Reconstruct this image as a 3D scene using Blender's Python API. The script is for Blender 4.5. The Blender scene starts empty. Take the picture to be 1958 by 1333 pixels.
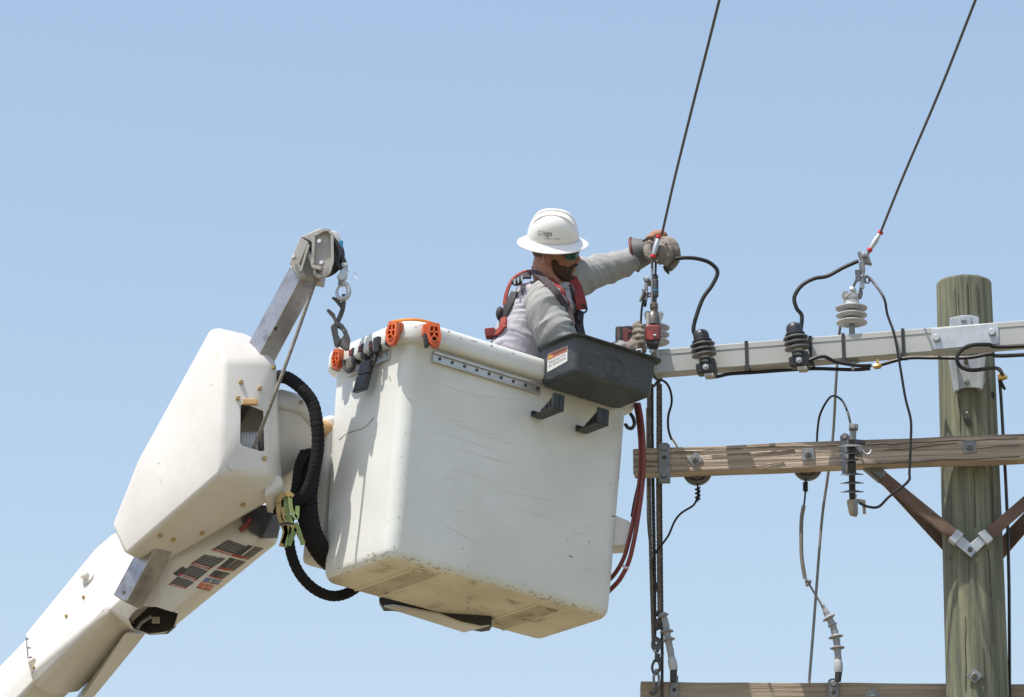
import bpy, bmesh, math, random
from mathutils import Vector as V, Matrix, noise
from mathutils.bvhtree import BVHTree
random.seed(7)
R_ = math.radians
scn = bpy.context.scene
COL = scn.collection

# ------------------------------------------------------------------ camera
PITCH = R_(18.0); FPX = 8500.0; CAMH = 1.7
cd = bpy.data.cameras.new('camera'); cam = bpy.data.objects.new('camera', cd); COL.objects.link(cam)
cam.location = (0, 0, CAMH); cam.rotation_euler = (R_(90) + PITCH, 0, 0)
cd.sensor_width = 36.0; cd.lens = FPX / 1958.0 * 36.0; cd.clip_start = 0.1; cd.clip_end = 3000
scn.camera = cam
# ------------------------------------------------------------------ sky, sun, exposure
SUN = V((-0.31, -0.22, 0.92)).normalized()
w = bpy.data.worlds.new("World"); scn.world = w; w.use_nodes = True
nt = w.node_tree; nt.nodes.clear()
sky = nt.nodes.new('ShaderNodeTexSky'); sky.sky_type = 'NISHITA'; sky.sun_disc = False
sky.sun_elevation = math.asin(SUN.z); sky.sun_rotation = math.atan2(SUN.x, SUN.y)
sky.air_density = 1.5; sky.dust_density = 1.3; sky.ozone_density = 0.8; sky.altitude = 0
bg = nt.nodes.new('ShaderNodeBackground'); bg.inputs[1].default_value = 0.145
ow = nt.nodes.new('ShaderNodeOutputWorld')
tint = nt.nodes.new('ShaderNodeMix'); tint.data_type = 'RGBA'; tint.blend_type = 'MULTIPLY'; tint.inputs[0].default_value = 1
tint.inputs[7].default_value = (1.055, 0.995, 0.985, 1)
nt.links.new(sky.outputs[0], tint.inputs[6]); nt.links.new(tint.outputs[2], bg.inputs[0]); nt.links.new(bg.outputs[0], ow.inputs[0])
sl = bpy.data.lights.new('sun', 'SUN'); sl.energy = 4.5; sl.angle = R_(0.53); sl.color = (1.0, 0.925, 0.83)
so = bpy.data.objects.new('sun', sl); COL.objects.link(so); so.location = SUN * 50
so.rotation_euler = SUN.to_track_quat('Z', 'Y').to_euler()
scn.view_settings.view_transform = 'Standard'; scn.view_settings.look = 'None'
scn.view_settings.exposure = 0.29; scn.view_settings.gamma = 1.0
scn.view_settings.use_curve_mapping = False
scn.cycles.max_bounces = 8

# ------------------------------------------------------------------ camera maths used to place things in the world
FW = V((0, math.cos(PITCH), math.sin(PITCH))); UP = V((0, -math.sin(PITCH), math.cos(PITCH))); RT = V((1, 0, 0))
CP = V((0, 0, CAMH))
def ray(px, py): return FW + RT * ((px - 979) / FPX) + UP * ((666.5 - py) / FPX)
def P(px, py, Y):
    d = ray(px, py); return CP + d * (Y / d.y)
def PP(px, py, p0, n):
    d = ray(px, py); return CP + d * ((p0 - CP).dot(n) / d.dot(n))
def Q(pts, Y=None): return [P(p[0], p[1], p[2] if len(p) > 2 else Y) for p in pts]
def px(n): return n / 425.0

# ------------------------------------------------------------------ objects
ORG = {}
def thing(name, label, cat, loc, group=None):
    o = bpy.data.objects.new(name, None); COL.objects.link(o); o.location = loc; o.empty_display_size = 0.1
    o['label'] = label; o['category'] = cat
    if group: o['group'] = group
    ORG[o.name] = V(loc); return o
def finish(me, angle=35, weighted=False):
    me.shade_smooth()
    if weighted:
        acc = [V((0, 0, 0)) for _ in me.vertices]
        for p in me.polygons:
            nrm = p.normal * p.area
            for i in p.vertices: acc[i] += nrm
        me.normals_split_custom_set_from_vertices([tuple(a.normalized()) if a.length > 0 else (0, 0, 1) for a in acc]); return
    try: me.set_sharp_from_angle(angle=R_(angle))
    except Exception: pass
def link(name, me, m, parent=None, label=None, cat=None, group=None, kind=None, angle=35, origin=None, weighted=False):
    """me has world coordinates; its origin becomes that of the parent, or its own base point"""
    if m is not None and len(me.materials) == 0: me.materials.append(m)
    o = bpy.data.objects.new(name, me); COL.objects.link(o); me.name = o.name
    if parent is not None:
        org = ORG[parent.name]; o.parent = parent
    else:
        if origin is None:
            n = max(1, len(me.vertices)); cx = sum(v.co.x for v in me.vertices) / n; cy = sum(v.co.y for v in me.vertices) / n
            origin = V((cx, cy, min(v.co.z for v in me.vertices)))
        org = V(origin); o.location = org
    me.transform(Matrix.Translation(-org)); ORG[o.name] = org
    finish(me, angle, weighted)
    if label: o['label'] = label
    if cat: o['category'] = cat
    if group: o['group'] = group
    if kind: o['kind'] = kind
    return o
def copy_tree(src, off, label=None, group=None):
    r = src.copy(); COL.objects.link(r); r.location = src.location + V(off); ORG[r.name] = ORG[src.name] + V(off)
    if label: r['label'] = label
    if group: r['group'] = group
    for ch in list(src.children):
        c = ch.copy(); COL.objects.link(c); c.parent = r; ORG[c.name] = ORG[r.name]
        for g in list(ch.children):
            d = g.copy(); COL.objects.link(d); d.parent = c; ORG[d.name] = ORG[r.name]
    return r

def catmull(pts, n=6):
    if len(pts) < 3: return list(pts)
    out = []; q = [pts[0] * 2 - pts[1]] + list(pts) + [pts[-1] * 2 - pts[-2]]
    for i in range(1, len(q) - 2):
        a, b, c, d = q[i - 1], q[i], q[i + 1], q[i + 2]
        for k in range(n):
            t = k / n
            out.append(0.5 * ((2 * b) + (c - a) * t + (2 * a - 5 * b + 4 * c - d) * t * t + (3 * b - a - 3 * c + d) * t ** 3))
    out.append(pts[-1]); return out
def perp(d):
    d = d.normalized(); a = V((0, 0, 1)) if abs(d.z) < 0.9 else V((1, 0, 0))
    u = a.cross(d).normalized(); return u, d.cross(u)

class Mb:
    def __init__(s): s.v = []; s.f = []
    def ring(s, pts):
        i = len(s.v); s.v += [V(p) for p in pts]; return list(range(i, i + len(pts)))
    def loft(s, rings, cap0=True, cap1=True):
        idx = [s.ring(r) for r in rings]; n = len(rings[0])
        for a, b in zip(idx[:-1], idx[1:]):
            for k in range(n): s.f.append((a[k], a[(k + 1) % n], b[(k + 1) % n], b[k]))
        if cap0: s.f.append(tuple(reversed(idx[0])))
        if cap1: s.f.append(tuple(idx[-1]))
        return s
    def tube(s, pts, r, n=8, sub=0, squash=None):
        pts = [V(p) for p in pts]
        rad = list(r) if isinstance(r, (list, tuple)) else None
        if sub:
            if rad: 
                rv = catmull([V((q, 0, 0)) for q in rad], sub); rad = [max(1e-4, q.x) for q in rv]
            pts = catmull(pts, sub)
        if rad is None: rad = [r] * len(pts)
        u = None; rings = []
        for i, p in enumerate(pts):
            d = pts[min(i + 1, len(pts) - 1)] - pts[max(i - 1, 0)]
            if d.length < 1e-9: d = V((0, 0, 1))
            d.normalize()
            if u is None: u, v = perp(d)
            else:
                u = u - d * u.dot(d); u = u.normalized() if u.length > 1e-6 else perp(d)[0]; v = d.cross(u)
            rr = rad[min(i, len(rad) - 1)]
            rings.append([p + (u * math.cos(2 * math.pi * k / n) + v * math.sin(2 * math.pi * k / n)) * rr for k in range(n)])
        return s.loft(rings)
    def ribbon(s, pts, nrm, wd, t, sub=5):
        pts = [V(p) for p in pts]; pts = catmull(pts, sub) if sub and len(pts) > 2 else pts
        nn = nrm if isinstance(nrm, list) else [nrm] * 2
        rings = []
        for i, p in enumerate(pts):
            d = (pts[min(i + 1, len(pts) - 1)] - pts[max(i - 1, 0)]).normalized()
            k = i / max(1, len(pts) - 1) * (len(nn) - 1); j = min(int(k), len(nn) - 2)
            n = nn[j].lerp(nn[j + 1], k - j); sd = d.cross(n).normalized(); n = sd.cross(d).normalized()
            rings.append([p + sd * wd / 2 + n * t / 2, p - sd * wd / 2 + n * t / 2, p - sd * wd / 2 - n * t / 2, p + sd * wd / 2 - n * t / 2])
        return s.loft(rings)
    def lathe(s, prof, o, ax, n=24):
        ax = ax.normalized(); u, v = perp(ax); o = V(o)
        return s.loft([[o + ax * h + (u * math.cos(2 * math.pi * k / n) + v * math.sin(2 * math.pi * k / n)) * max(r, 1e-4) for k in range(n)] for r, h in prof])
    def box(s, c, ex, ey, ez):
        c = V(c)
        b = [c - ex - ey - ez, c + ex - ey - ez, c + ex + ey - ez, c - ex + ey - ez]
        t = [p + ez * 2 for p in b]
        return s.loft([b, t])
    def bar(s, a, b, up, wd, ht):
        a = V(a); b = V(b); d = (b - a).normalized(); sd = d.cross(up).normalized(); u = sd.cross(d).normalized()
        return s.loft([[q + sd * wd / 2 * i + u * ht / 2 * j for i, j in ((-1, -1), (1, -1), (1, 1), (-1, 1))] for q in (a, b)])
    def prism(s, poly, ex):
        poly = [V(p) for p in poly]; return s.loft([poly, [p + ex for p in poly]])
    def sphere(s, c, rx, ry=None, rz=None, n=14, m=9, ax=None):
        c = V(c); ry = ry or rx; rz = rz or rx
        X, Y, Z = ax if ax else (V((1, 0, 0)), V((0, 1, 0)), V((0, 0, 1)))
        rs = []
        for j in range(m + 1):
            th = math.pi * (j + 0.02) / (m + 0.04)
            rs.append([c + X * (rx * math.sin(th) * math.cos(2 * math.pi * k / n)) + Y * (ry * math.sin(th) * math.sin(2 * math.pi * k / n)) - Z * (rz * math.cos(th)) for k in range(n)])
        return s.loft(rs)
    def mesh(s, bevel=0, seg=2, recalc=True):
        me = bpy.data.meshes.new('m'); me.from_pydata([tuple(p) for p in s.v], [], s.f)
        if bevel or recalc:
            bm = bmesh.new(); bm.from_mesh(me)
            bmesh.ops.recalc_face_normals(bm, faces=bm.faces)
            if bevel:
                es = [e for e in bm.edges if e.is_manifold and e.calc_face_angle(0) > R_(25)]
                bmesh.ops.bevel(bm, geom=es, offset=bevel, segments=seg, profile=0.5, affect='EDGES', clamp_overlap=True)
            bm.to_mesh(me); bm.free()
        return me
    def build(s, name, m, parent=None, bevel=0, seg=2, **k):
        return link(name, s.mesh(bevel, seg), m, parent, weighted=bevel > 0, **k)

def hull_mesh(pts, bevel=0.02, seg=3):
    bm = bmesh.new()
    for p in pts: bm.verts.new(p)
    r = bmesh.ops.convex_hull(bm, input=bm.verts)
    loose = [v for v in bm.verts if not v.link_faces]
    bmesh.ops.delete(bm, geom=loose, context='VERTS')
    bmesh.ops.dissolve_limit(bm, angle_limit=R_(5), verts=bm.verts, edges=bm.edges)
    bmesh.ops.recalc_face_normals(bm, faces=bm.faces)
    if bevel: 
        es = [e for e in bm.edges if e.calc_face_angle(0) > R_(12)]
        bmesh.ops.bevel(bm, geom=es, offset=bevel, segments=seg, profile=0.5, affect='EDGES', clamp_overlap=True)
        bmesh.ops.recalc_face_normals(bm, faces=bm.faces)
    bmesh.ops.triangulate(bm, faces=[f for f in bm.faces if len(f.verts) > 4])
    me = bpy.data.meshes.new('h'); bm.to_mesh(me); bm.free(); return me
def evaluated(me, mods):
    o = bpy.data.objects.new('tmp', me); COL.objects.link(o)
    for t, kw in mods:
        md = o.modifiers.new('x', t)
        for k, v in kw.items(): setattr(md, k, v)
    dg = bpy.context.evaluated_depsgraph_get(); dg.update()
    out = bpy.data.meshes.new_from_object(o.evaluated_get(dg), preserve_all_data_layers=True, depsgraph=dg)
    bpy.data.objects.remove(o); return out
def cut(me, cutters):
    for c in cutters:
        co = bpy.data.objects.new('cutter', c); COL.objects.link(co)
        me = evaluated(me, [('BOOLEAN', dict(object=co, operation='DIFFERENCE', solver='EXACT'))])
        bv = BVHTree.FromPolygons([v.co for v in c.vertices], [tuple(p.vertices) for p in c.polygons])
        m2 = c.materials[0] if len(c.materials) else None; keep = [m for m in me.materials]
        if m2:
            if m2 not in keep: me.materials.append(m2); keep.append(m2)
            for p in me.polygons:
                h = bv.find_nearest(p.center)
                if h[0] is not None and h[3] < 2e-4: p.material_index = keep.index(m2)
        bpy.data.objects.remove(co)
    return me
def remesh(me, voxel, smooth=4, fac=0.5):
    return evaluated(me, [('REMESH', dict(mode='VOXEL', voxel_size=voxel)), ('SMOOTH', dict(iterations=smooth, factor=fac))])
def displace(me, fn):
    me.update(); ns = [v.normal.copy() for v in me.vertices]
    for v, n in zip(me.vertices, ns): v.co += n * fn(v.co, n)
    me.update()
def bvh_of(*objs):
    vs, fs = [], []
    for o in objs:
        b = len(vs); org = ORG[o.name]
        vs += [v.co + org for v in o.data.vertices]; fs += [tuple(i + b for i in p.vertices) for p in o.data.polygons]
    return BVHTree.FromPolygons(vs, fs)
def text2d(body, size=1.0, align='CENTER'):
    c = bpy.data.curves.new('t', 'FONT'); c.body = body; c.size = size; c.align_x = align; c.align_y = 'CENTER'; c.resolution_u = 3
    o = bpy.data.objects.new('t', c); COL.objects.link(o)
    dg = bpy.context.evaluated_depsgraph_get(); dg.update()
    me = bpy.data.meshes.new_from_object(o.evaluated_get(dg)); bpy.data.objects.remove(o); bpy.data.curves.remove(c)
    vs = [(v.co.x, v.co.y) for v in me.vertices]; fs = [tuple(p.vertices) for p in me.polygons]
    bpy.data.meshes.remove(me); return vs, fs
def grid2d(nx=8, ny=8):
    vs = [(-0.5 + i / nx, -0.5 + j / ny) for j in range(ny + 1) for i in range(nx + 1)]
    fs = [(j * (nx + 1) + i, j * (nx + 1) + i + 1, (j + 1) * (nx + 1) + i + 1, (j + 1) * (nx + 1) + i) for j in range(ny) for i in range(nx)]
    return vs, fs
def quadmap(q):
    """unit square (-.5...5) to a quad of four photo points: bl, br, tr, tl"""
    def f(u, v):
        u += 0.5; v += 0.5
        return (q[0][0] * (1 - u) * (1 - v) + q[1][0] * u * (1 - v) + q[2][0] * u * v + q[3][0] * (1 - u) * v,
                q[0][1] * (1 - u) * (1 - v) + q[1][1] * u * (1 - v) + q[2][1] * u * v + q[3][1] * (1 - u) * v)
    return f
def affine(cx, cy, ux, uy, vx, vy):
    return lambda u, v: (cx + u * ux + v * vx, cy + u * uy + v * vy)
def decal(name, shape, mp, m, bvh, parent, off=0.0025, **k):
    vs, fs = shape; out = []; ok = []
    for (u, v) in vs:
        a, b = mp(u, v); d = ray(a, b).normalized(); h = bvh.ray_cast(CP, d)
        if h[0] is None: out.append(V((0, 0, 0))); ok.append(False)
        else: out.append(h[0] + (h[1] if h[1].dot(d) < 0 else -h[1]) * off); ok.append(True)
    fs = [f for f in fs if all(ok[i] for i in f)]
    used = sorted({i for f in fs for i in f}); mp_ = {i: j for j, i in enumerate(used)}
    me = bpy.data.meshes.new('d'); me.from_pydata([tuple(out[i]) for i in used], [], [tuple(mp_[i] for i in f) for f in fs])
    return link(name, me, m, parent, **k)

# ------------------------------------------------------------------ materials
MAT = {}
def mk(name, c1, c2=None, scale=8.0, rough=0.5, metal=0.0, bump=0.0, stretch=(1, 1, 1), lo=0.35, hi=0.65, detail=6.0,
       c3=None, s3=40.0, st3=(1, 1, 1), t3=(0.62, 0.72), bscale=None, coat=0.0, spec=0.5, bdist=0.01):
    m = bpy.data.materials.new(name); m.use_nodes = True; n = m.node_tree.nodes; L = m.node_tree.links
    b = n['Principled BSDF']; b.inputs['Roughness'].default_value = rough; b.inputs['Metallic'].default_value = metal
    b.inputs['Coat Weight'].default_value = coat; b.inputs['Specular IOR Level'].default_value = spec
    tc = n.new('ShaderNodeTexCoord')
    def nz(sc, st, det=detail):
        mp = n.new('ShaderNodeMapping'); mp.inputs['Scale'].default_value = st; L.new(tc.outputs['Object'], mp.inputs[0])
        t = n.new('ShaderNodeTexNoise'); t.inputs['Scale'].default_value = sc; t.inputs['Detail'].default_value = det
        t.inputs['Roughness'].default_value = 0.6; L.new(mp.outputs[0], t.inputs['Vector']); return t
    def ramp(src, a, bb):
        r = n.new('ShaderNodeMapRange'); r.inputs[1].default_value = a; r.inputs[2].default_value = bb; L.new(src, r.inputs[0]); return r.outputs[0]
    def mix(f, a, bb):
        x = n.new('ShaderNodeMix'); x.data_type = 'RGBA'; L.new(f, x.inputs[0])
        for i, q in ((6, a), (7, bb)):
            if isinstance(q, tuple): x.inputs[i].default_value = (*q, 1)
            else: L.new(q, x.inputs[i])
        return x.outputs[2]
    t = nz(scale, stretch); col = mix(ramp(t.outputs[0], lo, hi), c1, c2 or tuple(q * 0.85 for q in c1))
    if c3: col = mix(ramp(nz(s3, st3).outputs[0], *t3), col, c3)
    L.new(col, b.inputs['Base Color'])
    rr = n.new('ShaderNodeMapRange'); L.new(t.outputs[0], rr.inputs[0]); rr.inputs[1].default_value = 0.3; rr.inputs[2].default_value = 0.7
    rr.inputs[3].default_value = max(0.05, rough - 0.06); rr.inputs[4].default_value = min(1, rough + 0.1); L.new(rr.outputs[0], b.inputs['Roughness'])
    if bump:
        bt = nz(bscale, stretch) if bscale else t
        bp = n.new('ShaderNodeBump'); bp.inputs['Strength'].default_value = bump; bp.inputs['Distance'].default_value = bdist
        L.new(bt.outputs[0], bp.inputs['Height']); L.new(bp.outputs[0], b.inputs['Normal'])
    MAT[name] = m; return m
white = mk('white_fibreglass', (.735, .76, .74), (.645, .665, .63), 2.2, .42, c3=(.57, .565, .51), s3=9, st3=(1, 1, 9), t3=(.62, .80), coat=.15)
cover = mk('cover_white', (.71, .695, .665), (.63, .61, .57), 2.5, .38, c3=(.52, .47, .38), s3=14, st3=(1, 1, 4), t3=(.64, .85), coat=.2)
hatw = mk('helmet_white', (.86, .86, .85), (.82, .82, .81), 4, .25, coat=.3)
scuff = mk('scuff', (.12, .115, .10), (.2, .19, .17), 60, .7)
stain = mk('worn_edge', (.40, .365, .29), (.52, .48, .40), 60, .8)
alum = mk('aluminium', (.62, .62, .62), (.5, .5, .5), 12, .38, .85)
steel = mk('brushed_steel', (.47, .46, .46), (.28, .27, .28), 7, .36, .9, c3=(.16, .15, .15), s3=16, t3=(.58, .75))
galv = mk('galvanised', (.52, .55, .58), (.40, .43, .46), 25, .45, .55, bump=.05)
galvd = mk('galvanised_dull', (.27, .275, .28), (.19, .195, .20), 30, .55, .5, bump=.08)
castg = mk('cast_grey', (.44, .43, .40), (.37, .36, .33), 12, .5, .1)
darkst = mk('dark_steel', (.10, .10, .105), (.06, .06, .06), 20, .45, .5)
rubber = mk('black_rubber', (.016, .017, .019), (.028, .028, .03), 15, .45)
sleeve_m = mk('hose_sleeve', (.012, .012, .014), (.022, .022, .024), 60, .9, spec=.2, bump=.6, stretch=(1, 1, 3), bdist=.01)
blackp = mk('black_plastic', (.02, .022, .026), (.035, .037, .042), 20, .38)
graytray = mk('grey_tray_plastic', (.044, .054, .064), (.060, .070, .080), 4, .48, c3=(.15, .15, .145), s3=22, st3=(1, 1, 3), t3=(.58, .80))
poly = mk('grey_polymer', (.46, .47, .49), (.38, .39, .41), 14, .45)
polyw = mk('pale_polymer', (.56, .57, .58), (.49, .50, .51), 10, .42)
polyd = mk('dark_polymer', (.17, .17, .175), (.12, .12, .125), 14, .4)
termg = mk('termination_grey', (.35, .36, .38), (.27, .28, .30), 20, .6)
armm = mk('arm_fibreglass', (.43, .445, .435), (.39, .405, .395), 3, .4, c3=(.33, .32, .26), s3=7, st3=(.5, .5, 3), t3=(.66, .88))
wood = mk('weathered_wood', (.57, .47, .375), (.32, .255, .20), 7, .85, bump=.9, stretch=(.16, .5, 9), lo=.40, hi=.60, detail=9, c3=(.13, .105, .085), s3=6, st3=(.12, .4, 18), t3=(.56, .66), bdist=.03)
wood2 = mk('lower_wood', (.42, .345, .26), (.25, .205, .15), 5, .85, bump=.8, stretch=(.2, .5, 9), detail=9, c3=(.1, .08, .06), s3=6, st3=(.15, .4, 16), t3=(.62, .70), bdist=.03)
polem = mk('treated_pole', (.245, .25, .17), (.105, .118, .088), 5.5, .88, bump=.8, stretch=(6, 6, .32), lo=.36, hi=.64, detail=9, c3=(.075, .078, .058), s3=7, st3=(9, 9, .3), t3=(.64, .74), bdist=.03)
brace_m = mk('brace_wood', (.17, .11, .08), (.11, .072, .055), 10, .8, bump=.5, stretch=(1, 1, 1), detail=8)
wire_m = mk('conductor', (.07, .065, .06), (.11, .10, .095), 60, .5, .4)
wireg = mk('grey_wire', (.24, .235, .22), (.17, .165, .155), 60, .6, .3)
cable_m = mk('black_cable', (.016, .016, .018), (.024, .024, .026), 20, .42, spec=.3)
ropem = mk('rope_brown', (.20, .165, .125), (.10, .085, .07), 25, .95)
roped = mk('rope_grey', (.10, .095, .09), (.06, .055, .055), 25, .95)
winch_rope = mk('winch_rope', (.26, .24, .20), (.15, .14, .12), 60, .9)
redhose = mk('red_hose', (.22, .042, .040), (.15, .03, .03), 12, .45)
orange = mk('orange_plastic', (.70, .14, .035), (.52, .095, .03), 12, .4)
orangel = mk('orange_strap', (.95, .36, .04), (.9, .28, .03), 12, .5)
redp = mk('red_plastic', (.235, .05, .047), (.14, .035, .033), 18, .42)
redring = mk('red_collar', (.65, .02, .03), (.5, .02, .03), 20, .35)
gold = mk('brass', (.70, .46, .16), (.5, .32, .1), 30, .35, .8)
tanm = mk('aged_bronze', (.36, .31, .22), (.27, .23, .16), 20, .5, .3)
zinc = mk('yellow_zinc', (.50, .38, .17), (.38, .28, .12), 30, .45, .5)
tan = mk('tan_bushing', (.58, .37, .17), (.45, .28, .13), 15, .5)
shirt_s = mk('sleeve_fabric', (.335, .34, .335), (.30, .305, .30), 10, .9, bump=.12, bscale=60)
shirt_b = mk('body_fabric', (.45, .44, .485), (.40, .39, .435), 10, .9, bump=.12, bscale=60)
skin = mk('skin', (.40, .205, .145), (.29, .135, .095), 26, .5)
beard_m = mk('beard', (.045, .026, .018), (.075, .042, .028), 90, .85, bump=.5)
leather = mk('glove_leather', (.235, .205, .17), (.15, .13, .11), 18, .8, bump=.4, bscale=40)
leather2 = mk('glove_tan', (.37, .205, .125), (.29, .155, .095), 18, .8)
cuffm = mk('glove_rubber', (.15, .15, .15), (.11, .11, .11), 20, .5)
maroon = mk('glove_edge', (.17, .04, .04), (.12, .03, .03), 20, .6)
har_r = mk('harness_red', (.27, .04, .035), (.2, .03, .03), 30, .8)
har_r2 = mk('harness_orange', (.36, .065, .045), (.25, .045, .035), 30, .8)
har_b = mk('harness_black', (.03, .03, .034), (.05, .045, .05), 30, .75)
har_m = mk('harness_maroon', (.06, .045, .048), (.045, .035, .038), 30, .8)
lens_m = mk('mirror_lens', (.015, .15, .13), (.01, .04, .06), 25, .12, .5)
trouser = mk('trousers', (.06, .07, .09), (.05, .055, .07), 30, .85)
ink = mk('ink', (.05, .05, .06), (.06, .06, .07), 20, .6)
inkpale = mk('ink_pale', (.26, .27, .29), (.3, .31, .33), 20, .6)
lab_w = mk('label_white', (.72, .73, .72), (.66, .67, .66), 20, .5)
lab_o = mk('label_orange', (.58, .20, .12), (.5, .17, .1), 20, .5)
lab_r = mk('label_red', (.38, .06, .06), (.3, .05, .05), 20, .5)
lab_d = mk('label_dark', (.05, .045, .045), (.09, .085, .085), 50, .5, stretch=(1, 1, 6))
lab_b = mk('label_blue', (.12, .2, .36), (.15, .22, .36), 50, .5)
bluep = mk('blue_plastic', (.04, .25, .48), (.03, .2, .4), 20, .4)
green = mk('strap_green', (.25, .33, .12), (.17, .23, .09), 30, .8)
yellow = mk('strap_yellow', (.42, .31, .12), (.30, .22, .09), 30, .8)
grnd = mk('gravel_ground', (.215, .18, .12), (.14, .125, .072), .4, .95, detail=10)
tray_print = mk('tray_print', (.15, .15, .15), (.11, .11, .11), 60, .6)
tray_emb = mk('tray_emboss', (.04, .045, .05), (.045, .05, .055), 40, .35)

Z = V((0, 0, 1)); X = V((1, 0, 0)); TOV = V((0, -1, 0))

# bolt pieces share mesh data
BC = {}
def bolt(parent, p, n, r=.012, h=.012, m=galvd, name='bolt', sides=6, stud=0):
    key = (r, h, m.name, sides, stud)
    if key not in BC:
        b = Mb(); b.lathe([(r * .92, 0), (r, h * .15), (r, h * .8), (r * .8, h)], V((0, 0, 0)), Z, sides)
        if stud: b.lathe([(r * .5, h * .5), (r * .5, h + stud * .8), (r * .38, h + stud)], V((0, 0, 0)), Z, 8)
        me = b.mesh(); me.materials.append(m); finish(me, 30); me.name = 'bolt'; BC[key] = me
    o = bpy.data.objects.new(name, BC[key]); COL.objects.link(o); o.parent = parent
    o.location = V(p) - ORG[parent.name]; o.rotation_euler = n.normalized().to_track_quat('Z', 'Y').to_euler()
    ORG[o.name] = V(p); return o

# ================================================================== GROUND
b = Mb(); S = 1500
b.v = [V((-S, -S, 0)), V((S, -S, 0)), V((S, S, 0)), V((-S, S, 0))]; b.f = [(0, 1, 2, 3)]
link('ground', b.mesh(recalc=False), grnd, kind='structure', origin=(0, 0, 0))

# ================================================================== UTILITY POLE
YP = 19.2; PX = 2.0625; ztop = P(1843, 541, YP).z
pole = thing('utility_pole', 'thick round greenish wooden utility pole carrying the crossarms at right', 'utility pole', (PX, YP, 0))
def pr(z): return .1245 + (ztop - z) * .0074
rings = []
zs = [0, 2, 4, 5] + [5.6 + .06 * i for i in range(100) if 5.6 + .06 * i < ztop - .012] + [ztop - .008, ztop]
for z in zs:
    rr = []
    for k in range(48):
        a = 2 * math.pi * k / 48
        r = pr(z) * (1 + .018 * noise.noise(V((math.cos(a) * 3, math.sin(a) * 3, z * .35))) + .012 * noise.noise(V((math.cos(a) * 9, math.sin(a) * 9, z * .5))))
        if z == ztop: r -= .005
        zz = z + (.004 * noise.noise(V((math.cos(a) * 3, math.sin(a) * 3, 5))) if z > ztop - .02 else 0)
        rr.append(V((PX + r * math.cos(a), YP + r * math.sin(a), zz)))
    rings.append(rr)
Mb().loft(rings).build('pole_shaft', polem, pole, angle=50)
# drying checks: long thin cracks standing as narrow grooved splits on the shaft
ckm = mk('check_dark', (.06, .055, .04), (.085, .08, .06), 30, .95)
def polept(pxx, pyy, off=0):
    # point of the shaft's surface seen at a photo position
    d = ray(pxx, pyy); x0 = V((0, 0, CAMH)); r = .127
    for _ in range(4):
        A = d.x ** 2 + d.y ** 2; B = 2 * (d.x * (x0.x - PX) + d.y * (x0.y - YP)); Cc = (x0.x - PX) ** 2 + (x0.y - YP) ** 2 - (r + off) ** 2
        disc = max(0, B * B - 4 * A * Cc); t = (-B - math.sqrt(disc)) / (2 * A); p = x0 + d * t; r = pr(p.z)
    n = V((p.x - PX, p.y - YP, 0)).normalized(); return p, n
for (x0, y0, x1, y1, wd) in ((1849, 540, 1851, 605, 1.6), (1868, 545, 1870, 600, 1.2), (1826, 550, 1829, 610, 1.2), (1890, 1050, 1900, 1230, 1.6), (1853, 1065, 1854, 1100, 1.2),
                              (1862, 900, 1866, 1010, 1.2), (1832, 560, 1834, 618, 1), (1846, 1180, 1847, 1320, 1.2), (1895, 850, 1899, 1000, 1.2), (1880, 1240, 1884, 1327, 1.3), (1834, 760, 1836, 826, 1.2)):
    pts = []; nn = None
    for i in range(7):
        t = i / 6; p, nn = polept(x0 + (x1 - x0) * t + random.uniform(-.6, .6), y0 + (y1 - y0) * t, .0015); pts.append(p)
    Mb().ribbon(pts, nn, px(wd * .7), .005, 3).build('drying_check', ckm, pole)
for (kx, ky, kr) in ((1897, 756, 6), (1833, 1079, 2.5), (1818, 1068, 3)):
    p, n = polept(kx, ky, -.004); Mb().sphere(p, px(kr), px(kr), px(kr) * 1.3).build('knot', ckm, pole)
# gain bracket
gb = Mb(); zc = P(1850, 610, YP - .16).z
def yb(o): return YP - .128 - o
brk = thing('gain_bracket', 'galvanised steel channel bracket bolting the pale top crossarm to the pole', 'bracket', (PX, yb(0), P(1850, 745, YP).z))
def polyat(pts, Y, depth): return Mb().prism(Q(pts, Y), V((0, depth, 0)))
polyat([(1826, 682), (1880, 680), (1884, 724), (1879, 744), (1864, 741), (1844, 741), (1826, 748)], yb(.022), .012).build('channel_web', galv, brk, bevel=.003)
Mb().prism(Q([(1816, 682), (1828, 682), (1834, 745), (1826, 748)], yb(.05)), V((0, .05, 0))).build('channel_flange', galv, brk, bevel=.003)
Mb().prism(Q([(1872, 680), (1885, 680), (1879, 745), (1870, 741)], yb(.05)), V((0, .05, 0))).build('channel_flange', galv, brk, bevel=.003)
polyat([(1816, 608), (1834, 604), (1856, 602), (1872, 606), (1872, 640), (1816, 640)], yb(.03), .02).build('top_lip', galv, brk, bevel=.003)
polyat([(1834, 603), (1857, 602), (1857, 640), (1834, 640)], yb(.042), .02).build('top_web', galv, brk, bevel=.003)
bolt(brk, P(1842, 611, yb(.042)), TOV, .013, .016, galv)
bolt(brk, P(1849, 731, yb(.024)), TOV, .013, .016, galvd, sides=4)
Mb().lathe([(.011, 0), (.011, .004)], P(1847, 692, yb(.024)), TOV, 12).build('bolt_hole', ckm, brk)

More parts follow.
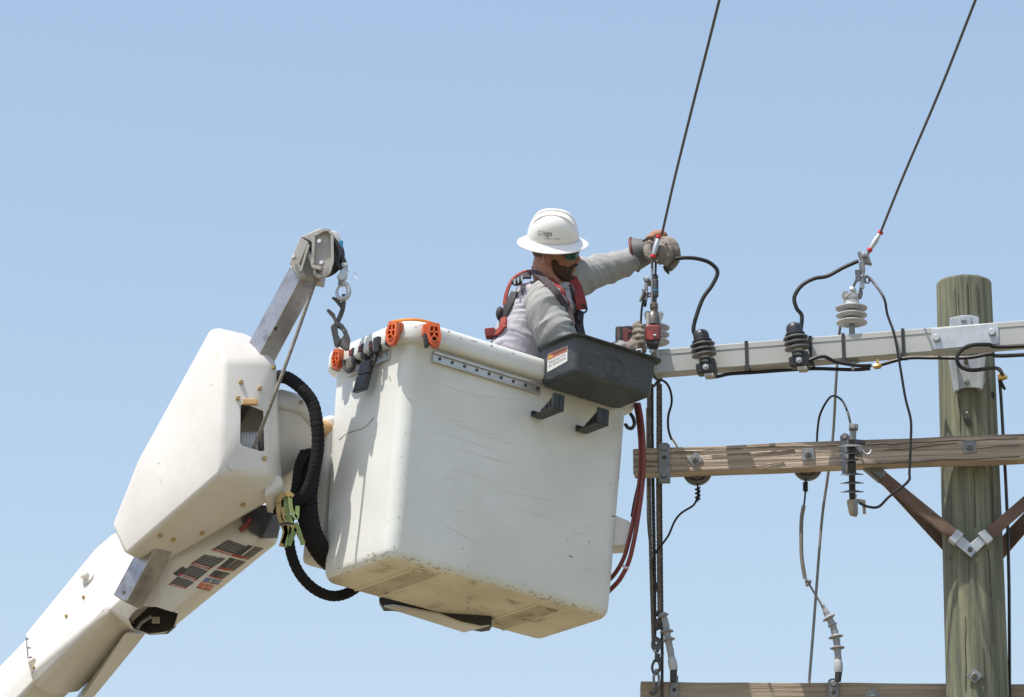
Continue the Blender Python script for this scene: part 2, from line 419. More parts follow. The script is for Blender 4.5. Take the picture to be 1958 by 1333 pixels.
# ================================================================== CROSSARMS
def arm_frame(p0, p1):
    e = (p1 - p0).normalized(); n = e.cross(Z).normalized(); return e, n, n.cross(e)
def beam(p0, p1, h, d, m, name, parent, bevel, nseg=1, wob=0):
    e, n, u = arm_frame(p0, p1); rs = []
    N = nseg
    for i in range(N + 1):
        c = p0.lerp(p1, i / N); q = []
        for (a, bb) in ((0, 0), (-h, 0), (-h, -d), (0, -d)):
            j = V((0, 0, wob * noise.noise(c * 3 + V((a * 9, bb * 9, 0))))) + n * wob * noise.noise(c * 4 + V((a * 7, 3, bb * 9)))
            q.append(c + u * a + n * bb + j)
        rs.append(q)
    return Mb().loft(rs).build(name, m, parent, bevel=bevel)
# --- top fibreglass arm
T0, T1 = P(1254, 668.3, 19.09), P(2010, 608, 18.72)
eT, nT, uT = arm_frame(T0, T1)
armT = thing('crossarm', 'pale grey fibreglass crossarm, smooth and topmost, holding the black arresters', 'crossarm', T0)
beam(T0, T0 + (T1 - T0) * 1.55, .112, .082, armm, 'arm_tube', armT, .004)
def onT(x, y, off=0): return PP(x, y, T0 + nT * off, nT)
Mb().box((T0 - uT * .056 - nT * .041) - eT * .004, eT * .006, nT * .043, uT * .058).build('end_cap', armm, armT, bevel=.002)
Mb().ribbon([T0 - uT * .026 + nT * .0012 + eT * .004, T0 - uT * .026 + nT * .0012 + eT * 2.6], nT, .0022, .003, 0).build('mould_line', mk('mould_line', (.33, .34, .33), (.37, .38, .37), 9), armT)
# face plate
pl = [onT(1780, 629, .006), onT(1903, 617, .006), onT(1909, 623, .006), onT(1910, 657, .006), onT(1783, 669, .006), onT(1780, 664, .006)]
pp = Mb().prism(pl, -nT * .006).build('face_plate', galv, armT, bevel=.002)
bolt(armT, onT(1791, 647, .006), nT, .017, .016, galv, sides=12); bolt(armT, onT(1897, 636, .006), nT, .017, .016, galv, sides=12)
# black cable ties round the arm
def tie(x):
    c = onT(x, 668.3 - (x - 1254) * .08 + 2, 0); k = (c - T0).dot(eT); c = T0 + eT * k
    b = Mb(); wd = .007; t = .005; h = .112; d = .082
    for (cc, hh, dd) in ((c - uT * h / 2 + nT * t / 2, h / 2 + t, t / 2), (c - uT * h / 2 - nT * (d + t / 2), h / 2 + t, t / 2)):
        b.box(cc, eT * wd, nT * dd, uT * hh)
    for cc in (c + uT * t / 2 - nT * d / 2, c - uT * (h + t / 2) - nT * d / 2): b.box(cc, eT * wd * .99, nT * (d / 2), uT * t / 2)
    b.box(c - uT * (h + .012) + nT * .006, eT * .011, nT * .008, uT * .011)
    return b.build('cable_tie', rubber, armT)
for x in (1427, 1549, 1612, 1726): tie(x)
# --- wooden arm in the middle
W0, W1 = P(1210, 858, 19.15), P(2010, 827.3, 18.93)
eW, nW, uW = arm_frame(W0, W1)
armW = thing('crossarm', 'weathered brown timber crossarm with coarse grain, second down on the pole', 'crossarm', W0)
beam(W0, W0 + (W1 - W0) * 1.6, .118, .088, wood, 'arm_timber', armW, .005, 64, .004)
def onW(x, y, off=0): return PP(x, y, W0 + nW * off, nW)
def grain_split(x0, y0, x1, y1, wd, on, n, parent):
    pts = [on(x0 + (x1 - x0) * i / 8, y0 + (y1 - y0) * i / 8 + random.uniform(-1, 1), .0016) for i in range(9)]
    Mb().ribbon(pts, n, px(wd * .65), .004, 3).build('grain_split', ckm, parent)
for (x0, y0, x1, y1, wd) in ((1216, 869, 1330, 866, 1.3), (1214, 881, 1262, 882, 1.2), (1290, 864, 1420, 858, 1.2), (1430, 856, 1600, 852, 1.2), (1300, 876, 1320, 875, 1), (1360, 872, 1520, 862, 1.0), (1650, 852, 1760, 846, 1.6), (1690, 862, 1830, 848, 1.3),
                             (1760, 846, 1945, 839, 1.6), (1660, 887, 1760, 883, 1.4), (1760, 882, 1950, 873, 1.6), (1870, 858, 1950, 851, 1.1), (1440, 893, 1500, 885, 1.0), (1216, 890, 1250, 892, 1.2)):
    grain_split(x0, y0, x1, y1, wd, onW, nW, armW)
def square_washer(x, y, rot, parent, on, n, e, u, hs=.0265, base=0, stud=.022):
    c = on(x, y, base + .003); ca, sa = math.cos(rot), math.sin(rot)
    ex, ey = e * ca + u * sa, u * ca - e * sa
    wsh = Mb().box(c, ex * hs, ey * hs, n * .003).build('square_washer', galvd, parent, bevel=.001)
    bolt(wsh, c + n * .003, n, .0145, .014, galvd, 'nut', stud=stud); return wsh
square_washer(1329, 879, R_(38), armW, onW, nW, eW, uW, .026)
square_washer(1545, 869, R_(3), armW, onW, nW, eW, uW, .028)
square_washer(1854, 855, R_(2), armW, onW, nW, eW, uW, .028)
# --- lower wooden arm
L0, L1 = P(1225, 1303, 19.32), P(2010, 1308, 19.32)
eL, nL, uL = arm_frame(L0, L1)
armL = thing('crossarm', 'grey timber crossarm cut by the bottom edge of the photo, lowest on the pole', 'crossarm', L0)
beam(L0, L0 + (L1 - L0) * 1.6, .118, .088, wood2, 'arm_timber', armL, .005, 64, .004)
def onL(x, y, off=0): return PP(x, y, L0 + nL * off, nL)
square_washer(1670, 1334, R_(45), armL, onL, nL, eL, uL, .034)
bolt(pole, polept(1849, 799)[0], V((-.1, -1, .3)), .012, .01, galvd, 'through_bolt', stud=.035)
Mb().ribbon([polept(1846, 800, .003)[0], polept(1855, 815, .003)[0]], TOV, .02, .004, 0).build('bolt_stain', ckm, pole)
pw, pn = polept(1863, 1293, .003)
ex = (X + Z).normalized(); ey = (Z - X).normalized()
Mb().box(pw - V((0, .004, 0)), ex * .026, ey * .026, V((0, .003, 0))).build('square_washer', galvd, pole, bevel=.001)
bolt(pole, pw - V((0, .007, 0)), TOV, .0145, .014, galvd, 'nut', stud=.03)

# --- braces
def on_y(x, y, Y): return P(x, y, Y)
YF = YP - .128 - .02
br = thing('crossarm_brace', 'brown wooden V brace with silver end bracket on the front of the pole', 'brace', P(1857, 1064, YF))
Mb().bar(P(1652, 884, 19.10), P(1832, 1031, YF), TOV, .052, .03).build('brace_strut', brace_m, br, bevel=.003)
Mb().bar(P(2060, 876, 19.05), P(1880, 1031, YF), TOV, .052, .03).build('brace_strut', brace_m, br, bevel=.003)
Mb().bar(P(1652, 884, 19.098), P(1688, 914, 19.09), TOV, .056, .035).build('end_clip', galvd, br, bevel=.002)
dl = (P(1832, 1031, YF) - P(1652, 884, 19.10)).normalized(); dr = (P(1880, 1031, YF) - P(2040, 893, 19.05)).normalized()
Mb().bar(P(1822, 1023, YF - .003), P(1834, 1033, YF - .003), TOV, .06, .042).build('end_clip', galv, br, bevel=.002)
Mb().bar(P(1890, 1023, YF - .003), P(1878, 1033, YF - .003), TOV, .06, .042).build('end_clip', galv, br, bevel=.002)
polyat([(1835, 1020), (1856, 1039), (1877, 1020), (1890, 1034), (1857, 1066), (1822, 1036)], YF - .012, .008).build('vee_plate', galv, br, bevel=.0015)
Mb().bar(P(1858, 1066, YF - .014), P(1866, 1054, YF - .014), TOV, .004, .004).build('plate_fold', galvd, br)
bolt(br, P(1855, 1051, YF - .012), TOV, .0115, .013, darkst)
YB = YP + .145
br2 = thing('crossarm_brace', 'dark brown brace pair passing behind the pole, below the silver V bracket', 'brace', P(1857, 1105, YB))
Mb().loft([[P(1664, 900, 19.06), P(1684, 915, 19.06), P(1684, 917, 19.09), P(1664, 902, 19.09)], [P(1813, 1062, YB), P(1813, 1022, YB), P(1813, 1024, YB + .03), P(1813, 1064, YB + .03)], [P(1850, 1105, YB), P(1850, 1064, YB), P(1850, 1066, YB + .03), P(1850, 1107, YB + .03)]]).build('brace_strut', brace_m, br2)
Mb().loft([[P(2030, 905, 19.05), P(2050, 915, 19.05), P(2050, 917, 19.08), P(2030, 907, 19.08)], [P(1928, 1012, YB), P(1928, 1056, YB), P(1928, 1058, YB + .03), P(1928, 1014, YB + .03)], [P(1870, 1080, YB), P(1870, 1120, YB), P(1870, 1122, YB + .03), P(1870, 1082, YB + .03)]]).build('brace_strut', brace_m, br2)

# ================================================================== ARRESTERS
def make_arrester(cx, ybase, label):
    bp = onT(cx, ybase, .075); ax = (uT + eT * -.11 + nT * .06).normalized()
    t = thing('surge_arrester', label, 'surge arrester', bp, 'black capped arresters on the top crossarm')
    Mb().box(bp + ax * .022, eT * .043, nT * .03, ax * .024).build('base_block', blackp, t, bevel=.008)
    Mb().box(bp + ax * .042 + eT * .032 - nT * .02, eT * .013, nT * .03, ax * .032).build('bracket_lug', blackp, t, bevel=.006)
    Mb().box(bp - ax * .012 + eT * .012 + nT * .01, eT * .021, nT * .022, ax * .009).build('mounting_clip', castg, t, bevel=.003)
    bolt(t, bp + ax * .022 + nT * .03 + eT * .004, nT, .015, .016, galv, 'terminal_nut', stud=.01)
    lbd = Mb().lathe([(.026, .040), (.0265, .044), (.0265, .072), (.024, .075)], bp, ax, 20).build('label_band', rubber, t)
    Mb().lathe([(.0235, .07), (.0235, .15)], bp, ax, 20).build('core', poly, t)
    for h in (.094, .118, .142):
        rr = .056
        Mb().lathe([(.024, h - .010), (.034, h - .009), (rr, h - .006), (rr, h - .001), (.036, h + .009), (.024, h + .012)], bp, ax, 28).build('shed', polyd, t)
    Mb().lathe([(.037, .150), (.045, .153), (.045, .158), (.037, .162), (.036, .183), (.033, .195), (.026, .204), (.014, .209), (.004, .210)], bp, ax, 24).build('end_cap', blackp, t)
    tx = text2d('PolyBay', .011); me = bpy.data.meshes.new('t')
    vs = []
    for (u, v) in tx[0]:
        a = u / .027; vs.append(bp + ax * (.058 + v) + (nT * math.cos(a) + eT * math.sin(a)) * .0272)
    me.from_pydata([tuple(q) for q in vs], [], tx[1]); link('label_print', me, lab_w, lbd)
    return t
ar1 = make_arrester(1352, 716, 'black capped surge arrester nearer the worker, between the drill and a cable tie')
ar2 = copy_tree(ar1, onT(1530, 703, .075) - onT(1352, 716, .075), 'black capped surge arrester farther from the worker, beside the white pin insulator')

# ================================================================== PIN INSULATORS
def make_pin(c, label):
    t = thing('pin_insulator', label, 'insulator', c, 'white shedded insulators on the top crossarm')
    Mb().lathe([(.02, 0), (.02, .006), (.0135, .008), (.0125, .07)], c, Z, 16).build('steel_pin', galvd, t)
    for i, (h, r) in enumerate(((.062, .070), (.097, .070), (.130, .072))):
        Mb().lathe([(.016, h - .004), (.034, h - .002), (.036, h - .006), (.040, h - .006), (.042, h - .001), (r, h + .002), (r, h + .006), (.045, h + .016), (.03, h + .022)], c, Z, 32).build('shed', polyw, t)
    Mb().lathe([(.036, .14), (.036, .165), (.030, .168), (.030, .176), (.040, .180), (.041, .190), (.03, .197)], c, Z, 24).build('neck', polyw, t)
    for s in (-1, 1): Mb().sphere(c + Z * .198 + X * s * .027, .018, .03, .016).build('saddle_ear', polyw, t)
    return t
cR = T0 + eT * (onT(1627, 640) - T0).dot(eT) - nT * .041
cL = T0 + eT * (onT(1258, 668) - T0).dot(eT) - nT * .041
pin = make_pin(cR, 'white three shed pin insulator standing clear on the crossarm under the right wire')
Mb().ribbon([cR + Z * .172 + V((-.034, -.02, -.004)), cR + Z * .19 + V((-.01, -.042, .0)), cR + Z * .205 + V((.005, -.03, 0)), cR + Z * .175 + V((.034, -.022, -.01))], TOV, .006, .004).build('tie_wire', alum, pin)
Mb().sphere(cR + Z * .213 + V((.004, -.03, 0)), .016, .012, .014, n=7, m=5).build('tie_knot', alum, pin)
pin2 = copy_tree(pin, cL - cR + V((-.022, .06, -.0)), 'white pin insulator mostly hidden behind the red impact wrench')
nutp = cR - Z * .112
wb = Mb(); wb.box(nutp - Z * .003, eT * .026, nT * .026, Z * .003); wb.build('square_washer', galvd, armT, bevel=.001)
bolt(armT, nutp - Z * .006, -Z, .017, .018, galv, 'nut', stud=.022)

# ================================================================== BELL INSULATORS behind the wood arm
bellm = mk('bell_glaze', (.24, .25, .26), (.19, .20, .21), 14, .3)
def make_bell(x, y, label):
    c = onW(x, y, -.10); ax = -nW
    t = thing('bell_insulator', label, 'insulator', c, 'grey bell insulators behind the timber crossarm')
    Mb().lathe([(.020, .002), (.030, .008), (.031, .0), (.038, 0), (.039, .010), (.047, .010), (.048, .001), (.053, .001), (.054, .012), (.060, .010), (.066, .012), (.066, .02), (.045, .04), (.03, .06)], c, ax, 36).build('bell_disc', bellm, t)
    Mb().lathe([(.0465, .006), (.0395, .006)], c, ax, 36).build('glaze_ring', polyd, t)
    Mb().lathe([(.03, .055), (.034, .07), (.03, .10), (.012, .11)], c, ax, 18).build('metal_cap', galvd, t)
    Mb().lathe([(.011, -.03), (.011, .01)], c, ax, 10).build('eye_pin', galvd, t)
    return t
bell1 = make_bell(1333, 900, 'half hidden grey bell insulator under the left part of timber crossarm')
bell2 = copy_tree(bell1, onW(1544, 891, -.10) - onW(1333, 900, -.10), 'half hidden grey bell insulator under the middle square washer of timber crossarm')

# ================================================================== steel strap brackets
def strap_bracket(on, n, e, u, x0, x1, y0, y1, name, label, parent=None, off=.012):
    c0, c1, c2, c3 = on(x0, y0, off), on(x1, y0, off), on(x1 + .5, y1, off), on(x0 + .5, y1, off)
    t = thing(name, label, 'bracket', c3)
    m = .10
    pts = [c0.lerp(c3, .06), c0.lerp(c1, .25), c0.lerp(c1, .75), c1.lerp(c2, .06), c2, c3]
    Mb().prism(pts, -n * .010).build('strap', galvd, t, bevel=.003)
    bolt(t, c0.lerp(c1, .5).lerp(c3.lerp(c2, .5), .14), n, .014, .012, galvd, 'carriage_bolt', sides=10)
    Mb().lathe([(.010, 0), (.010, .002)], c0.lerp(c1, .5).lerp(c3.lerp(c2, .5), .37), n, 12).build('slot', ckm, t)
    bolt(t, c0.lerp(c1, .5).lerp(c3.lerp(c2, .5), .80), n, .014, .012, galvd, 'carriage_bolt', sides=10)
    Mb().box(c3.lerp(c2, .5) + u * .006 + n * .012, e * (c1 - c0).length * .45, n * .014, u * .008).build('strap_foot', galvd, t, bevel=.002)
    return t
strap_bracket(onW, nW, eW, uW, 1259, 1281, 846, 924, 'strap_bracket', 'grey steel strap bracket bolted near the left end of the timber crossarm')
strap_bracket(onL, nL, eL, uL, 1583, 1604, 1297, 1372, 'strap_bracket', 'grey steel strap bracket under the dangling cable termination on the lowest crossarm')
strap_bracket(onL, nL, eL, uL, 1281, 1297, 1288, 1372, 'strap_bracket', 'grey steel strap bracket beside the rope hook on the lowest crossarm')

# ================================================================== FUSE CUTOUT
YC = 18.88
co = thing('fuse_cutout', 'grey fuse cutout with thin discs and open hook, bolted on timber crossarm', 'fuse cutout', P(1632, 984, YC))
strapc = [onW(1606, 834, .012), onW(1612, 829, .012), onW(1620, 829, .012), onW(1626, 834, .012), onW(1627, 905, .012), onW(1610, 907, .012)]
Mb().prism(strapc, -nW * .010).build('back_strap', galvd, co, bevel=.003)
bolt(co, onW(1615, 835, .012), nW, .014, .012, galvd, 'carriage_bolt', sides=10); bolt(co, onW(1618, 894, .012), nW, .014, .012, galvd, 'carriage_bolt', sides=10)
Mb().box((onW(1622, 899, .02) + P(1630, 899, YC)) / 2, X * .02, V((0, .05, 0)), Z * .012).build('centre_arm', galvd, co, bevel=.003)
axc = (UP - RT * .02).normalized(); cb = P(1630, 955, YC)
Hc = (P(1628, 845, YC) - cb).length
Mb().lathe([(.014, 0), (.0145, .02), (.0145, Hc * .4), (.019, Hc * .45), (.019, Hc * .62), (.0145, Hc * .66), (.0145, Hc)], cb, axc, 16).build('insulator_core', blackp, co)
for y in (857, 870, 883, 909, 925, 941):
    h = (P(1629, y, YC) - cb).length
    Mb().lathe([(.015, h - .004), (.053, h - .002), (.053, h), (.015, h + .008)], cb, axc, 28).build('shed', polyd, co)
Mb().prism(Q([(1626, 842), (1637, 840), (1638, 815), (1625, 816)], YC - .012), V((0, .024, 0))).build('top_post', galvd, co, bevel=.003)
Mb().box(P(1632, 817, YC - .005), X * .020, V((0, .018, 0)), Z * .013).build('terminal_clamp', galvd, co, bevel=.004)
bolt(co, P(1631, 817, YC - .023), TOV, .010, .008, galvd, sides=10)
Mb().prism(Q([(1620, 841), (1634, 839), (1655, 841), (1655, 848), (1634, 850), (1630, 858), (1620, 857)], YC - .028), V((0, .05, 0))).build('contact_hood', blackp, co, bevel=.004)
Mb().prism(Q([(1621, 842), (1631, 841), (1631, 857), (1621, 857)], YC - .034), V((0, .006, 0))).build('hood_plate', galv, co, bevel=.001)
Mb().prism(Q([(1632, 850), (1647, 851), (1650, 870), (1634, 869)], YC - .024), V((0, .04, 0))).build('contact_spring', galvd, co, bevel=.002)
Mb().tube(Q([(1648, 860), (1653, 867), (1659, 869), (1664, 866), (1666, 860)], YC - .03), .0055, 8, 4).build('load_hook', galv, co)
Mb().tube(Q([(1620, 858), (1624, 864), (1631, 870), (1633, 866)], YC - .03), .0055, 8, 4).build('load_hook', galv, co)
Mb().prism(Q([(1620, 955), (1634, 955), (1640, 984), (1627, 982), (1624, 976)], YC - .02), V((0, .04, 0))).build('hinge_cheek', tanm, co, bevel=.002)
Mb().prism(Q([(1634, 956), (1640, 955), (1641, 981), (1634, 983)], YC - .03), V((0, .055, 0))).build('hinge_block', galvd, co, bevel=.002)
Mb().prism(Q([(1636, 953), (1655, 956), (1656, 982), (1650, 981), (1650, 972), (1648, 962), (1636, 960)], YC - .024), V((0, .014, 0))).build('hinge_arm', tanm, co, bevel=.002)
bolt(co, P(1634, 951, YC), Z, .012, .012, galv)

# ================================================================== WIRES
def wire(name, pts, rpx, m, label, cat='wire', Y=None, n=8, sub=7, **k):
    return Mb().tube(Q(pts, Y), px(rpx), n, sub).build(name, m, None, label=label, cat=cat, **k)
def level_Y(y, yref, Yref):
    z = ray(0, yref); h = z.z / z.y * Yref; d = ray(0, y); return h / (d.z / d.y)
def conductor(pxs, Yref, label):
    pts = [P(a, bq, level_Y(bq, pxs[0][1], Yref)) for a, bq in pxs]
    d = (pts[-1] - pts[-2]).normalized()
    pts += [pts[-1] + d * 4 + Z * .02, pts[-1] + d * 10 + Z * .12]
    return Mb().tube(pts, px(2.6), 8, 6).build('overhead_conductor', wire_m, None, label=label, cat='wire', group='bare conductors running overhead')
conductor([(1266, 447), (1290, 341), (1325, 200), (1376, -2)], 19.01, 'bare overhead wire rising from the gloved hand to the top edge')
conductor([(1684, 444), (1728, 335), (1795, 178), (1866, -2)], 18.93, 'bare overhead wire at right, rising from the clamp above the pin insulator')
def splice(pa, pb, Y, label, tail):
    a, bq = P(*pa, Y), P(*pb, Y); d = (bq - a)
    t = thing('wire_splice', label, 'wire splice', bq, 'silver splices with red collars')
    ln = d.length
    Mb().lathe([(.006, 0), (.010, ln * .2), (.0135, ln * .5), (.011, ln * .8), (.008, ln)], a, d, 14).build('sleeve', galv, t)
    for q, nn in ((a, -d), (bq, d)): Mb().lathe([(.006, -.008), (.0125, -.006), (.0125, .006), (.006, .009)], q, nn, 14).build('collar', redring, t)
    Mb().tube([bq] + Q(tail, Y), .006, 8, 4).build('wire_tail', wire_m, t)
splice((1683.5, 445), (1663, 478), 18.93, 'silver splice with red collars above the right clamp', [(1658, 490), (1652, 500)])
splice((1259.5, 453), (1249, 490), 19.0, 'silver splice with red collars crossing the gloved hand', [(1247, 500), (1247, 512)])

def deadend(x, y, Y, label, sc=1.0):
    t = thing('dead_end_clamp', label, 'wire clamp', P(x + 3, y + 90 * sc, Y), 'grey wire clamps under the splices')
    def q(pts, yo=0): return Q([(x + a * sc, y + bq * sc) for a, bq in pts], Y + yo)
    Mb().prism(q([(-1, 2), (2, 0), (5, 3), (10, 4), (20, 6), (24, 20), (27, 26), (16, 24), (8, 24), (3, 14)], -.012), V((0, .03, 0))).build('keeper', galvd, t, bevel=.003)
    Mb().prism(q([(2, 22), (8, 18), (12, 21), (14, 38), (10, 44), (4, 42)], -.025), V((0, .03, 0))).build('jaw', galvd, t, bevel=.003)
    bolt(t, q([(11, 9)], -.014)[0], TOV, .012, .012, galv, 'eye_bolt', stud=.01)
    Mb().prism(q([(6, 40), (13, 40), (12, 72), (2, 72)], -.006), V((0, .02, 0))).build('tongue', galv, t, bevel=.002)
    Mb().prism(q([(-6, 36), (-4, 60), (4, 56), (6, 44), (3, 37)], -.02), V((0, .02, 0))).build('side_clamp', galvd, t, bevel=.003)
    Mb().tube(q([(5, 40), (9, 44), (6, 50)], -.02), .005, 8, 3).build('clamp_screw', galv, t)
    Mb().tube(q([(5, 72), (7, 80), (6, 88), (3, 92), (1, 88), (3, 80), (4, 72)], -.01), .0042, 8, 3).build('eye_loop', darkst, t)
    Mb().tube(q([(14, 50), (20, 52), (21, 60), (15, 62), (13, 56), (14, 50)], -.02), .0042, 8, 3).build('eye_loop', darkst, t)
    Mb().tube(q([(0, 50), (-5, 60), (-12, 76)], -.01), .006, 8, 3).build('bail_wire', wireg, t)
    return t
deadend(1641, 479, 18.93, 'grey bolted wire clamp below the right splice, above the pin insulator')

wire('jumper_cable', [(1290, 495), (1312, 493), (1335, 495), (1358, 503), (1372, 520), (1362, 545), (1345, 569), (1333, 600), (1326, 630), (1333, 648)], 4, cable_m, 'thick black jumper cable curving from the glove to left arrester', 'cable', 19.02)
wire('jumper_cable', [(1641, 499), (1612, 512), (1582, 528), (1556, 533), (1533, 546), (1519, 568), (1523, 589), (1533, 604), (1531, 634)], 4, cable_m, 'thick black jumper cable curving from the right clamp to an arrester', 'cable', 18.90)
wire('cutout_lead', [(1656, 528, 18.91), (1664, 533, 18.90), (1682, 556, 18.86), (1692, 575, 18.84), (1697, 602, 18.85), (1710, 640, 18.83), (1721, 700, 18.82), (1731, 760, 18.82), (1741, 800, 18.82), (1742, 830, 18.82), (1739, 900, 18.82), (1736, 921, 18.82), (1700, 950, 18.83), (1680, 969, 18.84), (1660, 969, 18.85), (1643, 962, 18.86)], 2.6, cable_m, 'thin black lead hanging from right clamp past both arms to the cutout', 'cable')
wire('ground_lead', [(1352, 722.0, 19.015), (1372, 720.0, 19.025), (1396, 715.0, 19.055), (1445, 712.0, 19.065), (1500, 708.0, 19.035), (1560, 705.0, 18.995), (1630, 707.0, 18.955), (1664, 705.0, 18.935)], 3.6, cable_m, 'black ground cable slung along the underside of the top crossarm', 'cable')
wire('ground_lead', [(1531, 705, 18.860), (1548, 689, 18.850), (1575, 682, 18.850), (1598, 692, 18.860), (1640, 699, 18.860), (1666, 699, 18.870)], 3.6, cable_m, 'black cable looping from the farther arrester to the copper connector', 'cable')
cc = thing('copper_connector', 'small copper crimp connector joining cables below the top crossarm', 'connector', P(1677, 707, 18.865))
Mb().tube(Q([(1669, 699), (1673, 701), (1681, 700), (1686, 697)], 18.865), [.006, .013, .014, .006], 8).build('crimp_body', gold, cc)
Mb().box(P(1678, 694, 18.865), X * .006, V((0, .005, 0)), Z * .014).build('crimp_wing', gold, cc, bevel=.002)
wire('ground_lead', [(1686, 697, 18.865), (1732, 685, 18.840), (1780, 684, 18.800), (1850, 684, 18.740), (1895, 677, 18.720), (1930, 680, 18.710), (2180, 664, 18.600)], 3.8, cable_m, 'black cable from copper connector across the pole to the right edge', 'cable')
wire('ground_lead', [(2180, 648, 18.560), (1930, 663, 18.660), (1890, 659, 18.660), (1855, 661, 18.660), (1835, 673, 18.660), (1830, 688, 18.660), (1838, 702, 18.670), (1860, 708, 18.680), (1895, 704, 18.730), (1910, 706, 18.800), (1917, 716, 18.880)], 3.9, cable_m, 'black cable bent in a loop in front of the pole ending at brass clamp', 'cable')
bc = thing('brass_clamp', 'brass grounding clamp at the right side of the pole', 'clamp', P(1918, 735, 19.02))
Mb().box(P(1915, 721, 19.02), X * .016, V((0, .012, 0)), Z * .014).build('clamp_body', gold, bc, bevel=.004)
bolt(bc, P(1921, 722, 19.0), V((.8, -.6, 0)), .010, .012, gold)
Mb().tube(Q([(1912, 726), (1917, 738), (1922, 745)], 19.04), [.007, .009, .006], 8).build('wire_end', cable_m, bc)
Mb().ribbon([P(1911, 722, 19.1), P(1914, 760, 19.12), P(1918, 830, 19.14), P(1925, 960, 19.16), P(1929, 1100, 19.18), P(1930, 1200, 19.2), P(1931, 1420, 19.25)], V((.9, -.4, 0)), .012, .012).build('ground_wire', rubber, None, label='dark ground wire running straight down the right side of the pole', cat='wire')
wire('tap_wire', [(1607, 620, 19.14), (1603, 660, 19.18), (1598, 740, 19.2), (1593, 830, 19.25), (1583, 910, 19.28), (1571, 1000, 19.3), (1557, 1180, 19.27), (1547, 1308, 19.24)], 2.8, wireg, 'long grey wire dropping from pin insulator to the lowest crossarm')
wire('loop_wire', [(1562, 850, 19.2), (1563, 825, 19.2), (1568, 793, 19.18), (1582, 766, 19.12), (1594, 757, 19.05), (1610, 766, 18.98), (1621, 789, 18.9), (1627, 814, 18.875)], 2.2, cable_m, 'thin black wire arching over the timber crossarm to the cutout top')
# pigtails
def pigtail(x, y0, y1, Y, label, turns=4, r=4):
    pts = []
    for i in range(turns * 10 + 1):
        t = i / (turns * 10); a = t * turns * 2 * math.pi; c = P(x, y0 + (y1 - y0) * t, Y)
        pts.append(c + X * px(r) * math.cos(a) + V((0, px(r) * math.sin(a), 0)))
    b = Mb(); b.tube(pts, px(2), 6); b.tube(Q([(x, y0 - 8), (x, y1 + 4)], Y), px(2), 6)
    return b.build('wire_pigtail', cable_m, None, label=label, cat='wire')
pigtail(1334, 932, 955, 19.2, 'twisted black wire tail under the left bell insulator', 3, 4)
pigtail(1540, 922, 939, 19.15, 'tightly coiled black wire tail under the middle bell insulator', 5, 3.4)
wire('drop_wire', [(1334, 950, 19.2), (1326, 966, 19.2), (1303, 981, 19.21), (1290, 997, 19.22), (1278, 1024, 19.23), (1262, 1046, 19.25), (1252, 1060, 19.26), (1249, 1078, 19.27), (1249, 1095, 19.27), (1254, 1115, 19.27), (1262, 1150, 19.28)], 2.1, cable_m, 'thin black wire sagging from the left bell insulator behind the ropes')
wire('drop_wire', [(1540, 936), (1539, 952), (1537, 968)], 1.8, cable_m, 'short thin black wire between coiled tail and grey covered sleeve', Y=19.15)
wire('covered_wire', [(1537, 967), (1533, 990), (1532, 1020), (1533, 1065), (1539, 1106)], 3.8, mk('covered_grey', (.14, .125, .11), (.2, .18, .16), 30, .6), 'grey brown covered wire hanging below the middle bell insulator', Y=19.15)
sc_ = thing('splice_clamp', 'small grey bolted connector below the grey covered wire', 'connector', P(1546, 1122, 19.15))
Mb().box(P(1545, 1114, 19.15), X * .012, V((0, .012, 0)), Z * .011).build('clamp_body', galvd, sc_, bevel=.003)
for a, bq in ((1541, 1111), (1549, 1112), (1543, 1119)): bolt(sc_, P(a, bq, 19.137), V((random.uniform(-.6, .6), -1, random.uniform(-.4, .4))), .008, .012, galvd)
wire('tap_wire', [(1547, 1117), (1556, 1132), (1567, 1150), (1574, 1162)], 2.0, wireg, 'short grey wire from the bolted connector to the cable termination', Y=19.15)
wire('loop_wire', [(1250, 740, 19.1), (1256, 731, 19.1), (1265, 727, 19.1), (1276, 735, 19.12), (1283, 752, 19.14), (1284, 772, 19.15), (1278, 795, 19.16), (1278, 820, 19.17), (1284, 841, 19.17)], 2.3, cable_m, 'black wire arching right of the ropes down to the timber crossarm', 'wire')
wire('wire_end', [(1281, 834), (1287, 842), (1294, 853), (1296, 858)], 1.8, gold, 'bare copper wire end twisted at the timber crossarm top', 'wire', 19.17)

def termination(pts, Y, sheds, label):
    t = thing('cable_termination', label, 'cable termination', P(pts[-1][0], pts[-1][1], Y), 'grey shedded terminations above the lowest crossarm')
    path = catmull(Q(pts[:-1], Y), 8); n = len(path) - 1
    rad = [px(3.4 + 3.1 * min(1, i / (n * .2))) + px(.9) * (i % 5 == 0) for i in range(n + 1)]
    Mb().tube(path, rad, 14).build('termination_body', termg, t)
    for f, r in sheds:
        i = int(f * n); d = path[min(i + 1, n)] - path[max(0, i - 1)]
        Mb().lathe([(px(5.5), -.004), (px(r), .0), (px(r), .003), (px(7.5), .010), (px(5.5), .016)], path[i], -d, 22).build('shed', termg, t)
    d = path[-1] - path[-2]
    Mb().lathe([(px(6), -.03), (px(8.5), -.01), (px(8.5), .02), (px(7), .034)], path[-1], d, 16).build('end_boot', poly, t)
    Mb().tube([path[-1] + d.normalized() * .03, P(pts[-1][0], pts[-1][1], Y)], [px(7), px(6)], 12).build('taped_cable', rubber, t)
    return t
termination([(1573, 1158), (1583, 1178), (1592, 1196), (1599, 1222), (1602, 1250), (1603, 1272), (1602, 1303)], 19.2, ((.27, 13), (.42, 9), (.58, 14), (.73, 14)), 'grey curved cable termination with sheds, below the hanging wires near the pole')
